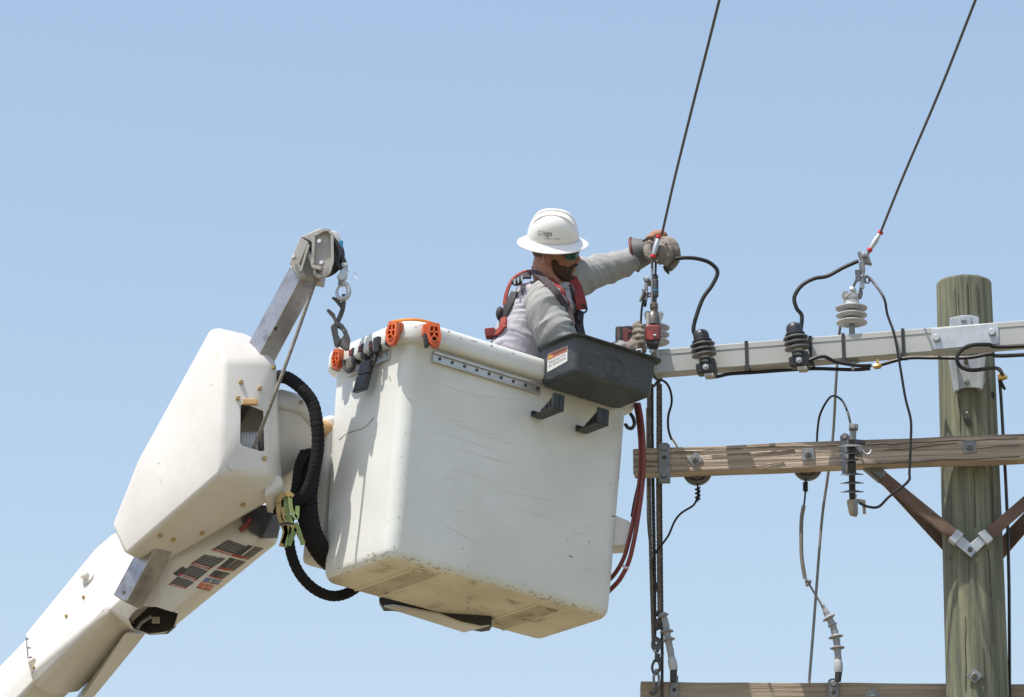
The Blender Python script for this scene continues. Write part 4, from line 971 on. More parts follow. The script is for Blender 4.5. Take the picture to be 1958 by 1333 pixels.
stk = [([(352, 1122), (378, 1126), (408, 1104), (384, 1094)], lab_d), ([(384, 1094), (408, 1104), (437, 1083), (412, 1071)], lab_d), ([(404, 1060), (432, 1066), (470, 1045), (436, 1032)], lab_d),
       ([(330, 1098), (338, 1104), (357, 1089), (350, 1082)], lab_d), ([(396, 1096), (416, 1104), (444, 1084), (420, 1078)], lab_d)]
st_b = [[(322, 1118), (354, 1126), (372, 1113), (340, 1102)], [(340, 1100), (374, 1111), (398, 1092), (366, 1080)], [(364, 1078), (399, 1090), (432, 1068), (392, 1060)], [(404, 1052), (446, 1064), (470, 1044), (436, 1032)]]
for q in st_b:
    sk_ = sticker(q, lab_d); sticker(sub(q, 0, 0, 1, .2), lab_r, 'danger_band', .0022, sk_)
    qq = sub(q, .12, .02, .88, .18); txt_on('DANGER', [qq[2], qq[3], qq[0], qq[1]], lab_w, bvH, sk_, 'sticker_text', off=.003)
    for v in (.34, .48, .62, .76, .9):
        qq = sub(q, .06, v - .02, .94, v + .02); sticker(qq, inkpale, 'sticker_line', .0022, sk_)
sticker([(330, 1097), (340, 1102), (358, 1089), (349, 1083)], lab_d); sticker([(388, 1062), (416, 1069), (424, 1059), (398, 1053)], lab_w)
for q, m in (([(375, 1124), (400, 1130), (410, 1120), (384, 1113)], lab_o), ([(386, 1112), (416, 1118), (424, 1110), (395, 1104)], lab_b), ([(398, 1102), (424, 1108), (440, 1096), (412, 1090)], lab_d), ([(414, 1088), (446, 1092), (470, 1074), (440, 1066)], lab_d), ([(444, 1064), (474, 1070), (504, 1048), (474, 1042)], lab_d)):
    sk_ = sticker(q, m); sticker(sub(q, 0, 0, 1, .18), lab_r, 'danger_band', .0022, sk_)
# cap, plugs, arrows on the sleeve
bvS = bvh_of(bpy.data.objects['outer_sleeve'], headobj)
def on_s(x, y):
    h = bvS.ray_cast(CP, ray(x, y).normalized()); return (h[0], h[1]) if h[0] is not None else (P(x, y, 18.9), TOV)
p, n = on_s(170, 1106)
Mb().lathe([(px(15), -.01), (px(15), .008), (px(9), .014), (px(9), .034), (px(6), .04)], p, (n + V((-.3, -.2, .2))).normalized(), 20).build('round_cap', cover, boom)
for x, y in ((161, 1143), (128, 1179)):
    p, n = on_s(x, y); bolt(boom, p, n, .008, .012, zinc, 'plug')
p, n = on_s(64, 1273); Mb().box(p, V((.015, .0, .01)), n * .004, V((-.01, 0, .026))).build('hook_slot', stain, boom, bevel=.003); bolt(boom, p + V((.005, -.004, -.01)), n, .007, .01, zinc, 'plug')
ar = ([(-.1, -.5), (.1, -.5), (.1, .0), (.35, 0), (0, .5), (-.35, 0), (-.1, 0)], [(0, 1, 2, 6), (3, 4, 5)])
for x, y in ((53, 1222), (56, 1239), (59, 1257)): decal('arrow_mark', ar, affine(x, y, 1.5, 6, -7, 1), ink, bvS, boom, .002)
decal('stripe_mark', grid2d(1, 8), quadmap([(54, 1266), (55, 1266), (51, 1217), (50, 1217)]), ink, bvS, boom, .002)

# joint behind the housing
jt = thing('boom_knuckle', 'rounded white rotator housing between the boom head and bucket', 'rotator', P(560, 912, 18.8))
hull([(512, 752, 18.62), (535, 742, 18.62), (574, 752, 18.60), (600, 775, 18.64), (614, 808, 18.70), (612, 826, 18.72), (575, 785, 18.6), (512, 770, 18.6)], 'upper_cover', cover, jt, .03, 4, ex=(0, .32, 0), dy=0)
hull([(511, 772, 18.63), (575, 788, 18.63), (608, 826, 18.74), (600, 848, 18.76), (572, 890, 18.76), (541, 912, 18.72), (512, 908, 18.66)], 'lower_bowl', cover, jt, .03, 4, ex=(0, .3, 0), dy=0)
bolt(jt, P(576, 770, 18.585), TOV, .01, .012, zinc)
hull([(510, 904, 18.52), (536, 910, 18.52), (543, 925, 18.53), (540, 940, 18.55), (520, 953, 18.55), (505, 950, 18.5)], 'bearing_lobe', cover, jt, .02, 4, ex=(0, .25, 0), dy=0)
Mb().tube([P(607, 820, 18.8), P(629, 822, 18.84)], px(18), 22).build('pivot_bushing', tan, jt)

# ---------------------------------------------------------------- jib housing, tube, head
jib = thing('jib_winch', 'white jib winch housing with angled steel tube and pulley head', 'jib winch', P(300, 1080, 18.7))
n1 = V((-.68, -.70, .10)).normalized(); e0 = P(424, 800, 18.30)
def hl(x, y): return PP(x, y, e0, n1)
hp = [hl(429, 690), hl(420, 906), hl(404, 624), hl(262, 880), hl(213, 1006), hl(239, 1064), hl(330, 755),
      P(480, 641, 18.62), P(528, 690, 18.46), P(514, 905, 18.44), P(541, 945, 18.60), P(309, 1079, 18.80), P(432, 632, 18.7),
      P(520, 700, 18.75), P(515, 900, 18.8), P(300, 930, 19.05), P(255, 1000, 19.05), P(300, 1060, 19.0), P(430, 660, 18.78)]
hm = hull_mesh(hp, .024, 4); hm.materials.append(cover)
wc = hull_mesh([P(x, y, 18.2) for x, y in ((463, 776), (470, 771), (508, 786), (510, 862), (503, 863), (466, 852), (462, 846))] + [P(x, y, 18.6) for x, y in ((455, 776), (462, 771), (500, 786), (502, 862), (495, 863), (458, 852), (454, 846))], 0)
wc.materials.append(cover)
tubec = hull_mesh([P(464, 652, 18.4), P(470, 640, 18.9), P(528, 688, 18.35), P(522, 690, 18.8), P(480, 690, 18.3), P(506, 740, 18.5), P(470, 720, 18.7)], 0); tubec.materials.append(stain)
hm = cut(hm, [wc])
housing = link('housing', hm, None, jib, angle=50)
bvJ = bvh_of(housing)
def on_j(x, y, d=.0):
    h = bvJ.ray_cast(CP, ray(x, y).normalized()); return (h[0], h[1]) if h[0] is not None else (P(x, y, 18.4), TOV)
for x, y in ((522, 703), (460, 731), (496, 743), (454, 762), (505, 877), (306, 1023), (331, 1030), (386, 1018), (464, 964), (309, 1073)):
    p, n = on_j(x, y); bolt(jib, p, n, .0115, .011, zinc)
p, n = on_j(404, 700)
def rubs(n, poly, slope, l0, l1, w0, w1, m, bv, parent, name='rub_marks'):
    vs, fs = [], []; f = quadmap(poly)
    for _ in range(n):
        x, y = f(rq.uniform(-.45, .45), rq.uniform(-.45, .45)); ln = rq.uniform(l0, l1); sl_ = slope + rq.gauss(0, .5); wd = rq.uniform(w0, w1); k = len(vs); dx, dy = math.cos(sl_), math.sin(sl_)
        for i in range(4):
            t = i / 3; ww = wd * (.3 + .7 * math.sin(math.pi * t)) / 2; cx, cy = x + dx * ln * t, y + dy * ln * t
            vs += [(cx - dy * ww, cy + dx * ww), (cx + dy * ww, cy - dx * ww)]
            if i: j = k + 2 * i; fs.append((j - 2, j - 1, j + 1, j))
    return decal(name, (vs, fs), lambda u, v: (u, v), m, bv, parent, .0009, kind='stuff')
rubs(14, [(250, 980), (400, 860), (415, 690), (330, 780)], 1.0, 12, 60, .3, .7, faint, bvJ, jib)
rubs(5, [(250, 980), (400, 860), (415, 690), (330, 780)], .6, 2, 6, .6, 1.2, scuff, bvJ, jib)
rubs(40, [(60, 1300), (250, 1200), (300, 1100), (200, 1060)], -.75, 10, 60, .5, 1.2, faint, bvS, boom)
# winch drum and bracket inside the window
dr_ = Mb()
dc = P(479, 852, 18.50)
for i in range(6): dr_.tube([dc + V((px(-14 + i * 5.2), 0, 0)) + V((0, math.cos(a), math.sin(a))) * .055 for a in [2 * math.pi * k / 20 for k in range(21)]], px(3.2), 7)
dr_.build('rope_drum', polyw, jib)
Mb().box(P(479, 769, 18.355), X * .032, V((0, .012, 0)), Z * .013).build('rope_guide', tan, jib, bevel=.003)
# jib tube
a0, a1 = P(243, 1152, 18.79), P(582, 522, 18.42)
ta_ = (a1 - a0).normalized(); ns = ta_.cross(V((0.50, -.86, -.05))).normalized(); nf = ns.cross(ta_).normalized()
half = .050; rg = R_(24); nf, ns = (nf * math.cos(rg) + ns * math.sin(rg)), (ns * math.cos(rg) - nf * math.sin(rg))
tube_o = Mb().box((a0 + a1) / 2, ta_ * ((a1 - a0).length / 2), ns * half, nf * half).build('jib_tube', steel, jib, bevel=.006)
bvX = bvh_of(tube_o)
for x, y, r in ((527, 628, 4.2), (237, 1133, 4.0), (220, 1148, 2.0), (237, 1153, 2.0), (241, 1149, 1.6)):
    h = bvX.ray_cast(CP, ray(x, y).normalized())
    if h[0] is not None: Mb().lathe([(px(r), 0), (px(r), .0015)], h[0], h[1] if h[1].dot(ray(x, y)) < 0 else -h[1], 14).build('pin_hole', ckm, jib)
# pulley head
Yh = 18.34
def hpz(pts, Y, d, m, name, bev=.004): return Mb().prism(Q(pts, Y), V((d * .2, d, 0))).build(name, m, jib, bevel=bev)
hpz([(553, 502), (567, 530), (612, 540), (616, 515), (585, 470), (575, 452)], Yh + .02, .08, castg, 'head_socket', .006)
hpz([(574, 453), (590, 459), (600, 468), (620, 440), (612, 436)], Yh + .03, .06, castg, 'head_web')
hpz([(553, 502), (574, 453), (590, 463), (572, 505), (585, 525), (570, 532)], Yh - .02, .04, castg, 'head_cheek')
cheek = [(600, 452), (620, 441), (629, 442), (635, 450), (636, 500), (630, 520), (616, 530), (603, 528), (598, 500)]
hpz(cheek, Yh + .0, .012, castg, 'pulley_cheek', .003)
rimc = Mb(); pc = Q(cheek, Yh - .012)
for a, c in zip(pc, pc[1:] + pc[:1]): rimc.bar(a, c, TOV, px(5), .028)
rimc.build('cheek_rib', castg, jib)
hpz([(588, 487), (596, 485), (601, 500), (598, 506), (617, 510), (612, 516), (596, 512)], Yh - .035, .03, castg, 'cheek_bracket', .002)
Mb().bar(P(575, 520, Yh - .03), P(590, 470, Yh - .03), TOV, px(4), .03).build('cheek_rib', castg, jib)
for x, y in ((563, 493), (613, 464), (617, 505)): bolt(jib, P(x, y, Yh - .03), V((-.3, -1, .1)), .011, .02, galv, sides=10)
Mb().lathe([(px(40), -.02), (px(34), -.004), (px(34), .004), (px(40), .02)], P(618, 490, Yh + .05), V((-.35, -1, 0)), 32).build('sheave', blackp, jib)
Mb().prism(Q([(614, 508), (640, 504), (640, 452), (630, 442), (622, 444)], Yh + .08), V((.02, .02, 0))).build('pulley_cheek', castg, jib, bevel=.003)
# winch rope
Mb().tube(Q([(484, 860, 18.42), (520, 768, 18.30), (560, 660, 18.31), (590, 575, 18.33), (606, 531, 18.36), (612, 520, 18.39)]), px(3.4), 9, 4).build('winch_rope', winch_rope, None, label='grey winch rope running from the jib housing window up to pulley', cat='rope')
rp_ = Mb()
for k in range(3): rp_.tube(Q([(624 + k * 5, 449), (630 + k * 5, 444), (637 + k * 4, 447), (643 + k * 3, 458), (645 + k * 3, 480), (644 + k * 3, 500)], Yh + .03 + .012 * k), px(2.4), 7, 4)
rp_.build('rope_end', polyw, None, label='white rope turns over the jib pulley above the hook', cat='rope')
hk = thing('winch_hook', 'steel swivel snap hook hanging from the jib pulley', 'hook', P(655, 575, Yh + .04))
Mb().box(P(652, 470, Yh + .05), X * .009, V((0, .012, 0)), Z * .022).build('blue_tag', bluep, hk, bevel=.003)
Mb().tube(Q([(641, 482), (643, 500), (650, 512), (655, 510)], Yh + .02), [.011, .014, .012, .01], 9, 4).build('rope_eye', rubber, hk)
Mb().prism(Q([(648, 482), (656, 484), (664, 502), (660, 508), (652, 500)], Yh + .02), V((0, .03, 0))).build('thimble', blackp, hk, bevel=.004)
Mb().prism(Q([(653, 501), (665, 502), (664, 528), (658, 536), (648, 535), (644, 528), (651, 520)], Yh + .015), V((0, .035, 0))).build('swivel_body', galv, hk, bevel=.004)
bolt(hk, P(661, 507, Yh + .015), TOV, .008, .008, galv)
Mb().tube(Q([(653, 534), (652, 545)], Yh + .03), .013, 12).build('swivel_neck', galvd, hk)
Mb().tube(Q([(652, 545), (661, 543), (667, 554), (664, 567), (655, 572), (646, 568), (644, 556)], Yh + .03), [.010, .011, .0115, .0115, .011, .009, .006], 10, 5).build('hook_bow', galv, hk)
Mb().tube(Q([(651, 545), (646, 552), (643, 560)], Yh + .03), .006, 8, 3).build('safety_latch', galv, hk)
Mb().tube(Q([(665, 519), (676, 520), (682, 526), (680, 531), (672, 529)], Yh + .03), .0012, 6, 4).build('wire_seal', alum, hk)
gr = thing('wire_grip', 'dark cast wire grip with open jaws hanging from the hook', 'wire grip', P(655, 668, Yh + .04))
Mb().tube(Q([(657, 563), (657, 580), (653, 598), (646, 614)], Yh + .04), [.008, .010, .011, .011], 9, 5).build('draw_bar', darkst, gr)
Mb().tube(Q([(636, 569), (645, 576), (653, 586)], Yh + .04), [.006, .009, .009], 8, 3).build('draw_bar', darkst, gr)
Mb().prism(Q([(624, 592), (629, 590), (640, 600), (644, 612), (656, 620), (663, 630), (670, 648), (667, 667), (660, 668), (648, 660), (650, 648), (658, 640), (652, 628), (642, 622), (636, 606)], Yh + .03), V((0, .03, 0))).build('grip_frame', castg_d := mk('cast_dark', (.18, .165, .155), (.11, .10, .095), 20, .45, .5), gr, bevel=.003)
Mb().prism(Q([(632, 624), (639, 617), (645, 622), (647, 640), (652, 650), (645, 662), (639, 658)], Yh + .02), V((0, .04, 0))).build('jaw', darkst, gr, bevel=.003)
bolt(gr, P(657, 633, Yh + .03), TOV, .008, .006, galvd)

# ---------------------------------------------------------------- hoses
def hose(pts, rpx, label, m=sleeve_m):
    path = catmull(Q(pts), 12); rad = [px(rpx) * (1 + .05 * math.sin(i * 2.1) + .05 * noise.noise(V((i * .7, rpx, 0)))) for i in range(len(path))]
    return Mb().tube(path, rad, 14).build('hydraulic_hose', m, None, label=label, cat='hose', group='black sleeved hoses at the boom end', angle=80)
ho = hose([(533, 720, 18.72), (552, 724, 18.55), (578, 744, 18.50), (598, 772, 18.50), (606, 810, 18.50), (608, 850, 18.51), (603, 890, 18.52), (594, 925, 18.54), (578, 950, 18.56), (555, 964, 18.60), (525, 972, 18.80)], 12, 'black sleeved hose arching from the jib housing down past the knuckle')
hose([(596, 870, 18.70), (592, 905, 18.66), (587, 940, 18.64), (588, 980, 18.64), (597, 1022, 18.66), (616, 1056, 18.74), (640, 1080, 18.9)], 20, 'thickest black sleeved hose running down along the bucket edge')
hose([(582, 865, 18.62), (572, 890, 18.6), (567, 925, 18.6), (564, 950, 18.61), (566, 980, 18.62)], 9, 'thin black sleeved hose just right of the white bearing lobe')
hose([(553, 985, 18.6), (552, 1015, 18.62), (556, 1055, 18.66), (571, 1094, 18.7), (598, 1124, 18.75), (630, 1139, 18.8), (660, 1136, 18.86), (690, 1118, 18.95)], 10, 'black sleeved hose hanging in a low loop under the bucket')
tx = text2d('Hydraulic hose', 1.0)[0]
# straps round the hoses
st = thing('hose_strap', 'worn yellow and green straps wrapped round the black hoses', 'strap', P(555, 1045, 18.55))
for k, (m, pts, wd) in enumerate(((yellow, [(531, 962), (538, 948), (552, 945), (560, 950)], .022), (yellow, [(533, 960), (534, 985), (541, 1005), (545, 1018), (538, 1045)], .022), (green, [(548, 950), (548, 975), (556, 1000), (563, 1012), (551, 1043)], .022), (green, [(554, 950), (557, 975), (566, 990), (568, 985), (569, 968)], .018),
                                  (green, [(545, 1005), (548, 1025), (545, 1046)], .016), (yellow, [(560, 1002), (572, 1022), (580, 1040)], .02), (green, [(566, 1000), (574, 1022), (578, 1042)], .016), (yellow, [(541, 970), (541, 990), (550, 1006), (541, 1040)], .016))):
    Mb().ribbon(Q(pts, 18.49 + .006 * (k % 3)), TOV, wd, .008, 5).build('strap_tail', m, st)
Mb().ribbon(Q([(533, 1004), (548, 1000), (562, 1003)], 18.475), TOV, .008, .006, 3).build('cord', rubber, st)
# ================================================================== WORKER
feet = bk3(.62, .27, .075)
man = thing('person', 'worker in white full brim hard hat and grey shirt reaching out of the bucket', 'person', feet)
Hc_ = P(1060, 476, 18.82)
hf = V((.975, -.13, -.19)).normalized(); hu = V((.04, -.50, .866)); hu = (hu - hf * hu.dot(hf)).normalized(); hs = hf.cross(hu).normalized()
def hp3(f, s, u): return Hc_ + hf * f + hs * s + hu * u
hax = (hf, hs, hu)
TORSO = [(972, 780, 18.95, 56, .135), (980, 730, 18.95, 58, .14), (992, 690, 18.95, 61, .145), (1012, 640, 18.95, 65, .155), (1036, 600, 18.94, 67, .165), (1054, 568, 18.92, 59, .175), (1062, 545, 18.90, 38, .14), (1062, 533, 18.88, 28, .075)]
def torso(grow=0.0, cut0=0):
    rings = []
    tt = TORSO[cut0:]
    for i, (x, y, Y, rx, ry) in enumerate(tt):
        a = tt[max(0, i - 1)]; c = tt[min(len(tt) - 1, i + 1)]
        d = (P(c[0], c[1], c[2]) - P(a[0], a[1], a[2])).normalized(); u = V((0, 1, 0)).cross(d).normalized(); v = d.cross(u)
        rings.append([P(x, y, Y) + u * (px(rx) + grow) * math.cos(2 * math.pi * k / 28) + v * (ry + grow) * math.sin(2 * math.pi * k / 28) for k in range(28)])
    return rings
NEAR = [(1040, 566, 18.78), (1045, 598, 18.75), (1056, 628, 18.74), (1070, 650, 18.74), (1090, 670, 18.76)]
NEARR = [36, 41, 40, 37, 30]
NEARF = [(1090, 670, 18.76), (1150, 679, 18.84), (1190, 672, 18.92)]
FAR = [(1072, 545, 18.93), (1104, 532, 18.99), (1130, 523, 19.04), (1165, 513, 19.10), (1195, 503, 19.14), (1224, 489, 19.17)]
FARR = [40, 37, 33, 30, 26, 19]
# body: one continuous surface
b = Mb(); b.loft(torso(-.012))
b.tube(Q(NEAR), [px(r - 9) for r in NEARR], 12, 3); b.tube(Q(NEARF), [px(22), px(18), px(14)], 12, 3); b.tube(Q(FAR), [px(r - 9) for r in FARR], 12, 3)
b.tube(Q([(1222, 490, 19.17), (1246, 482, 19.15), (1262, 477, 19.13)]), [px(15), px(14), px(12)], 10, 2)
b.tube(Q([(1190, 672, 18.92), (1206, 664, 19.0), (1216, 652, 19.03)]), [px(13), px(12), px(9)], 10, 2)
hip = P(972, 775, 18.95)
legs = []
for s in (-1, 1):
    h0 = hip + V((.03, s * .075, 0)); k0 = bk3(.58 + .02 * s, .27 + .07 * s, .52); f0 = bk3(.60 + .02 * s, .27 + .075 * s, .12)
    legs.append([h0, k0, f0]); b.tube([h0, k0, f0], [.085, .06, .045], 12, 4)
b.sphere(hp3(-.005, 0, .02), .096, .074, .105, 18, 12, hax); b.sphere(hp3(.045, 0, -.045), .055, .057, .075, 16, 10, hax)
b.sphere(hp3(.055, 0, -.092), .045, .046, .032, 14, 8, hax); b.sphere(hp3(.086, 0, -.108), .02, .022, .018, 10, 6, hax)
b.tube([hp3(.096, 0, -.005), hp3(.112, 0, -.026), hp3(.119, 0, -.042)], [.009, .011, .014], 10, 3)
b.sphere(hp3(.108, .010, -.046), .011, .010, .008, 8, 6, hax); b.sphere(hp3(.108, -.010, -.046), .011, .010, .008, 8, 6, hax)
b.sphere(hp3(.088, 0, .006), .016, .05, .012, 12, 6, hax)
b.sphere(hp3(.060, .040, -.035), .030, .020, .022, 10, 6, hax); b.sphere(hp3(.060, -.040, -.035), .030, .020, .022, 10, 6, hax)
b.sphere(hp3(.097, 0, -.070), .011, .022, .006, 10, 6, hax); b.sphere(hp3(.095, 0, -.082), .011, .020, .007, 10, 6, hax)
for s in (1, -1):
    b.sphere(hp3(-.012, .079 * s, -.030), .021, .010, .033, 10, 8, hax); b.sphere(hp3(-.006, .076 * s, -.058), .011, .008, .011, 8, 6, hax)
b.tube([hp3(-.025, 0, -.03), P(1042, 520, 18.85), P(1052, 545, 18.88), P(1056, 570, 18.91)], [.060, .060, .064, .075], 16, 3)
me = remesh(b.mesh(recalc=False), .0065, 3, .5)
link('body', me, skin, man, angle=180)
# ear detail
Mb().tube([hp3(-.006, .087, -.056), hp3(-.024, .089, -.040), hp3(-.030, .090, -.018), hp3(-.018, .090, -.002), hp3(.000, .088, -.008)], .0045, 8, 4).build('ear_rim', skin, man)
# eyes behind the glasses
for s in (1, -1): Mb().sphere(hp3(.083, .032 * s, -.012), .012, n=10, m=8).build('eye', lab_w, man)
# hair and beard
b = Mb(); b.sphere(hp3(-.02, 0, .01), .087, .079, .09, 18, 12, hax)
me = remesh(b.mesh(recalc=False), .007, 1); link('hair', me, mk('hair', (.10, .06, .04), (.16, .10, .07), 90, .8), man, angle=180)
b = Mb()
for s in (1, -1):
    b.tube([hp3(.020, .066 * s, -.035), hp3(.022, .064 * s, -.058), hp3(.034, .058 * s, -.082), hp3(.062, .038 * s, -.108), hp3(.088, .012 * s, -.122), hp3(.090, 0, -.124)], [.006, .012, .018, .021, .020, .018], 10, 4)
    b.tube([hp3(.108, 0, -.058), hp3(.100, .018 * s, -.060), hp3(.088, .034 * s, -.076), hp3(.080, .036 * s, -.098)], [.008, .0085, .012, .016], 8, 4)
    b.sphere(hp3(.050, .046 * s, -.082), .038, .018, .026, 10, 7, hax)
b.sphere(hp3(.078, 0, -.120), .030, .034, .024, 12, 8, hax); b.sphere(hp3(.086, 0, -.134), .018, .022, .018, 10, 7, hax)
me = remesh(b.mesh(recalc=False), .005, 2)
displace(me, lambda c, n: .005 * noise.noise(c * 150))
link('beard', me, beard_m, man, angle=180)
# glasses
def arc(u, r0=.0): return [hp3(.060, .070, u), hp3(.085, .058 + r0, u), hp3(.103, .034 + r0, u), hp3(.110, .006, u)]
for s, q in ((1, 1), (-1, -1)):
    pts = [hp3(.070, .066 * s, -.012), hp3(.090, .054 * s, -.014), hp3(.104, .034 * s, -.015), hp3(.111, .007 * s, -.014)]
    Mb().ribbon(pts, [hs * s, hf], .027, .003, 5).build('lens', lens_m, man)
    Mb().tube([p + hu * .0145 for p in pts], .0035, 8, 4).build('frame_rim', blackp, man)
    Mb().ribbon([hp3(.074, .067 * s, -.004), hp3(.03, .077 * s, .000), hp3(-.012, .080 * s, .004), hp3(-.03, .079 * s, -.006)], hs * s, .012, .004, 4).build('temple_arm', blackp, man)
# hard hat
hax_u = V((.03, -.60, .80)).normalized(); haf = (V((1, -.08, -.05)) - hax_u * V((1, -.08, -.05)).dot(hax_u)).normalized(); has = haf.cross(hax_u)
HB = P(1057.5, 457, 18.80)
def hat(f, s, u): return HB + haf * f + has * s + hax_u * u
def oval(rx, ry, u, n=48, dip=0): return [hat(rx * math.cos(2 * math.pi * k / n), ry * math.sin(2 * math.pi * k / n), u + dip * math.cos(4 * math.pi * k / n)) for k in range(n)]
b = Mb(); rings = []
for i in range(15):
    t = i / 14; a = t * math.pi / 2
    rings.append(oval(.117 * max(.02, math.cos(a)) ** .78, .102 * max(.02, math.cos(a)) ** .78, .132 * math.sin(a) ** .95))
inn = [oval(.112, .097, .001)]
b.loft(inn + rings, False, True)
hatp = b.build('hard_hat', hatw, man, angle=180)
brim = Mb().loft([oval(.108, .094, -.002), oval(.118, .103, .004), oval(.124, .109, .000), oval(.142, .126, -.009, dip=.002), oval(.1605, .143, -.020, dip=.003), oval(.1625, .145, -.0225, dip=.003), oval(.160, .143, -.0245, dip=.003), oval(.140, .124, -.013, dip=.002), oval(.112, .097, -.004)], False, False).build('brim', hatw, hatp, angle=180)
for s in (-.040, 0, .040):
    pts = []
    for i in range(13):
        a = R_(28 + 118 * i / 12); rr = .78; ca = math.cos(a); f = .117 * math.copysign(abs(ca) ** rr, ca) * .985
        k = math.sqrt(max(0, 1 - (s / .102) ** 2)); pts.append(hat(f * k, s, .132 * math.sin(a) ** .95 * k ** 1.0 + .001))
    Mb().tube(pts, [.001] + [.004, .006] + [.0075 if s else .009] * 7 + [.006, .004] + [.001], 10, 2).build('ridge', hatw, hatp, angle=180)
bvHat = bvh_of(hatp)
txt_on('bge', [(1039.5, 454.3), (1055.5, 455), (1055.5, 441.5), (1039.5, 440.8)], ink, bvHat, hatp, 'hat_lettering', off=.0015)
txt_on('AN EXELON COMPANY', [(1040, 457.4), (1071, 458.6), (1071, 455.8), (1040, 454.8)], inkpale, bvHat, hatp, 'hat_lettering', off=.0015)
hxv, hxf = [], []
for i in range(7):
    a = i * math.pi / 3 + .5; hxv += [(.5 * math.cos(a), .5 * math.sin(a)), (.34 * math.cos(a), .34 * math.sin(a))]
    if i: k = 2 * i; hxf.append((k - 2, k - 1, k + 1, k))
decal('hat_emblem', (hxv, hxf), affine(1032.5, 445, 9, .4, 0, -10), inkpale, bvHat, hatp, .0015)
Mb().tube([hat(-.10, .06, -.02), hat(-.13, .03, -.035), hat(-.135, 0, -.04)], .008, 8, 3).build('hat_ratchet', blackp, hatp)

# shirt: body and sleeves as one garment with folds, sleeves in their own cloth
def folds(amp, axis, fa, fl, seed):
    """cloth creases: ridges that run across `axis`, long along the other directions"""
    axis = axis.normalized()
    def fn(c, n):
        w_ = V((noise.noise(c * 6 + V((seed, 0, 0))), noise.noise(c * 6 + V((0, seed, 0))), 0)) * .035
        q = c + w_; k = q.dot(axis); r = q - axis * k
        p = r * fl + axis * (k * fa) + V((seed, seed * .7, 0))
        r1 = 1 - abs(noise.noise(p)) * 2.6; r2 = 1 - abs(noise.noise(p * 2.1 + V((3, 1, seed)))) * 2.6
        m_ = min(1, max(0.12, noise.noise(c * 7 + V((0, seed, 0))) * 1.4 + .55))
        cr = max(0.0, 1 - abs(noise.noise(p * 1.25 + V((9, seed, 4)))) * 4.2)
        return amp * m_ * (r1 * .75 + r2 * .4 - .35) - amp * .55 * cr * cr * m_
    return fn
b = Mb(); b.loft(torso(.004, 1))
me = remesh(b.mesh(recalc=False), .0055, 4); displace(me, folds(.014, V((.30, .2, .93)), 17, 3.0, 3.1))
shirt = link('shirt', me, shirt_b, man, angle=180)
b = Mb(); b.tube(Q(NEAR), [px(r) for r in NEARR], 18, 5); b.sphere(P(1042, 566, 18.80), px(35), .10, px(31))
b.tube(Q(NEARF), [px(29), px(24), px(19)], 16, 4)
me = remesh(b.mesh(recalc=False), .0055, 4); displace(me, folds(.014, V((-.55, .3, .78)), 15, 3.0, 7.7))
slv = link('sleeve', me, shirt_s, man, angle=180)
b = Mb(); b.tube(Q(FAR), [px(r) for r in FARR], 18, 5); b.sphere(P(1090, 540, 18.96), px(36), .08, px(36))
me = remesh(b.mesh(recalc=False), .0055, 4); displace(me, folds(.0135, V((.72, .1, .68)), 13, 2.6, 1.3))
slf = link('sleeve', me, shirt_s, man, angle=180)
Mb().tube(Q([(1040, 534, 18.82), (1062, 545, 18.79), (1082, 551, 18.81), (1092, 545, 18.87)]), px(4), 8, 4).build('collar', shirt_s, man)
b = Mb()
for L_ in legs: b.tube([L_[0] + V((0, 0, .06)), L_[1], L_[2]], [.105, .085, .07], 14, 4)
b.loft(torso(.012)[:3])
me = remesh(b.mesh(recalc=False), .01, 3); displace(me, folds(.008, V((0, .2, 1)), 14, 3, 5)); link('trousers', me, trouser, man, angle=180)
for s in (-1, 1):
    c = bk3(.62 + .02 * s, .27 + .075 * s, .105)
    Mb().sphere(c + V((.03, 0, 0)), .13, .05, .045).build('boot', har_b, man)

# harness
bvW = bvh_of(shirt, slv, slf)
def snap(p):
    d = ray(p[0], p[1]).normalized(); h = bvW.ray_cast(CP, d)
    return h[0] - d * .007 if h[0] is not None and h[0].y < 19.02 else P(p[0], p[1], p[2] + .07)
def strap(pts, nrm, wpx, m, name='harness_strap', t=.006): return Mb().ribbon([snap(p) for p in pts], nrm, px(wpx), t, 5).build(name, m, man)
tvl = V((-.25, -.9, .35)).normalized()
strap([(1012, 519, 18.76), (1026, 523, 18.70), (1046, 540, 18.645), (1066, 562, 18.60), (1083, 590, 18.60), (1093, 620, 18.62)], [V((-.2, -.6, .75)).normalized(), V((.35, -.9, .2)).normalized()], 15, har_m)
strap([(1022, 513, 18.76), (1040, 523, 18.70), (1058, 540, 18.655), (1076, 562, 18.635), (1088, 585, 18.63)], [V((.2, -.6, .75)).normalized(), V((.35, -.9, .3)).normalized()], 13, har_r, t=.012)
strap([(1094, 533, 18.80), (1103, 552, 18.775), (1110, 575, 18.77), (1113, 592, 18.775)], V((.4, -.9, .1)).normalized(), 22, har_r, t=.010)
strap([(1088, 545, 18.775), (1097, 565, 18.755), (1104, 590, 18.75), (1108, 615, 18.755)], V((.4, -.9, .1)).normalized(), 8, har_b, t=.012)
strap([(1108, 600, 18.78), (1107, 620, 18.78), (1112, 645, 18.78)], V((.4, -.9, .1)).normalized(), 15, har_b, t=.02)
Mb().tube(Q([(1114, 583), (1120, 585), (1122, 592), (1117, 598), (1110, 595)], 18.83), .0045, 8, 4).build('harness_ring', blackp, man)
strap([(1019, 517, 18.77), (1000, 520, 18.78), (982, 532, 18.79), (971, 553, 18.80), (966, 574, 18.81), (966, 584, 18.81)], [V((-.3, -.4, .8)).normalized(), V((-.6, -.7, .2)).normalized()], 9, har_r2)
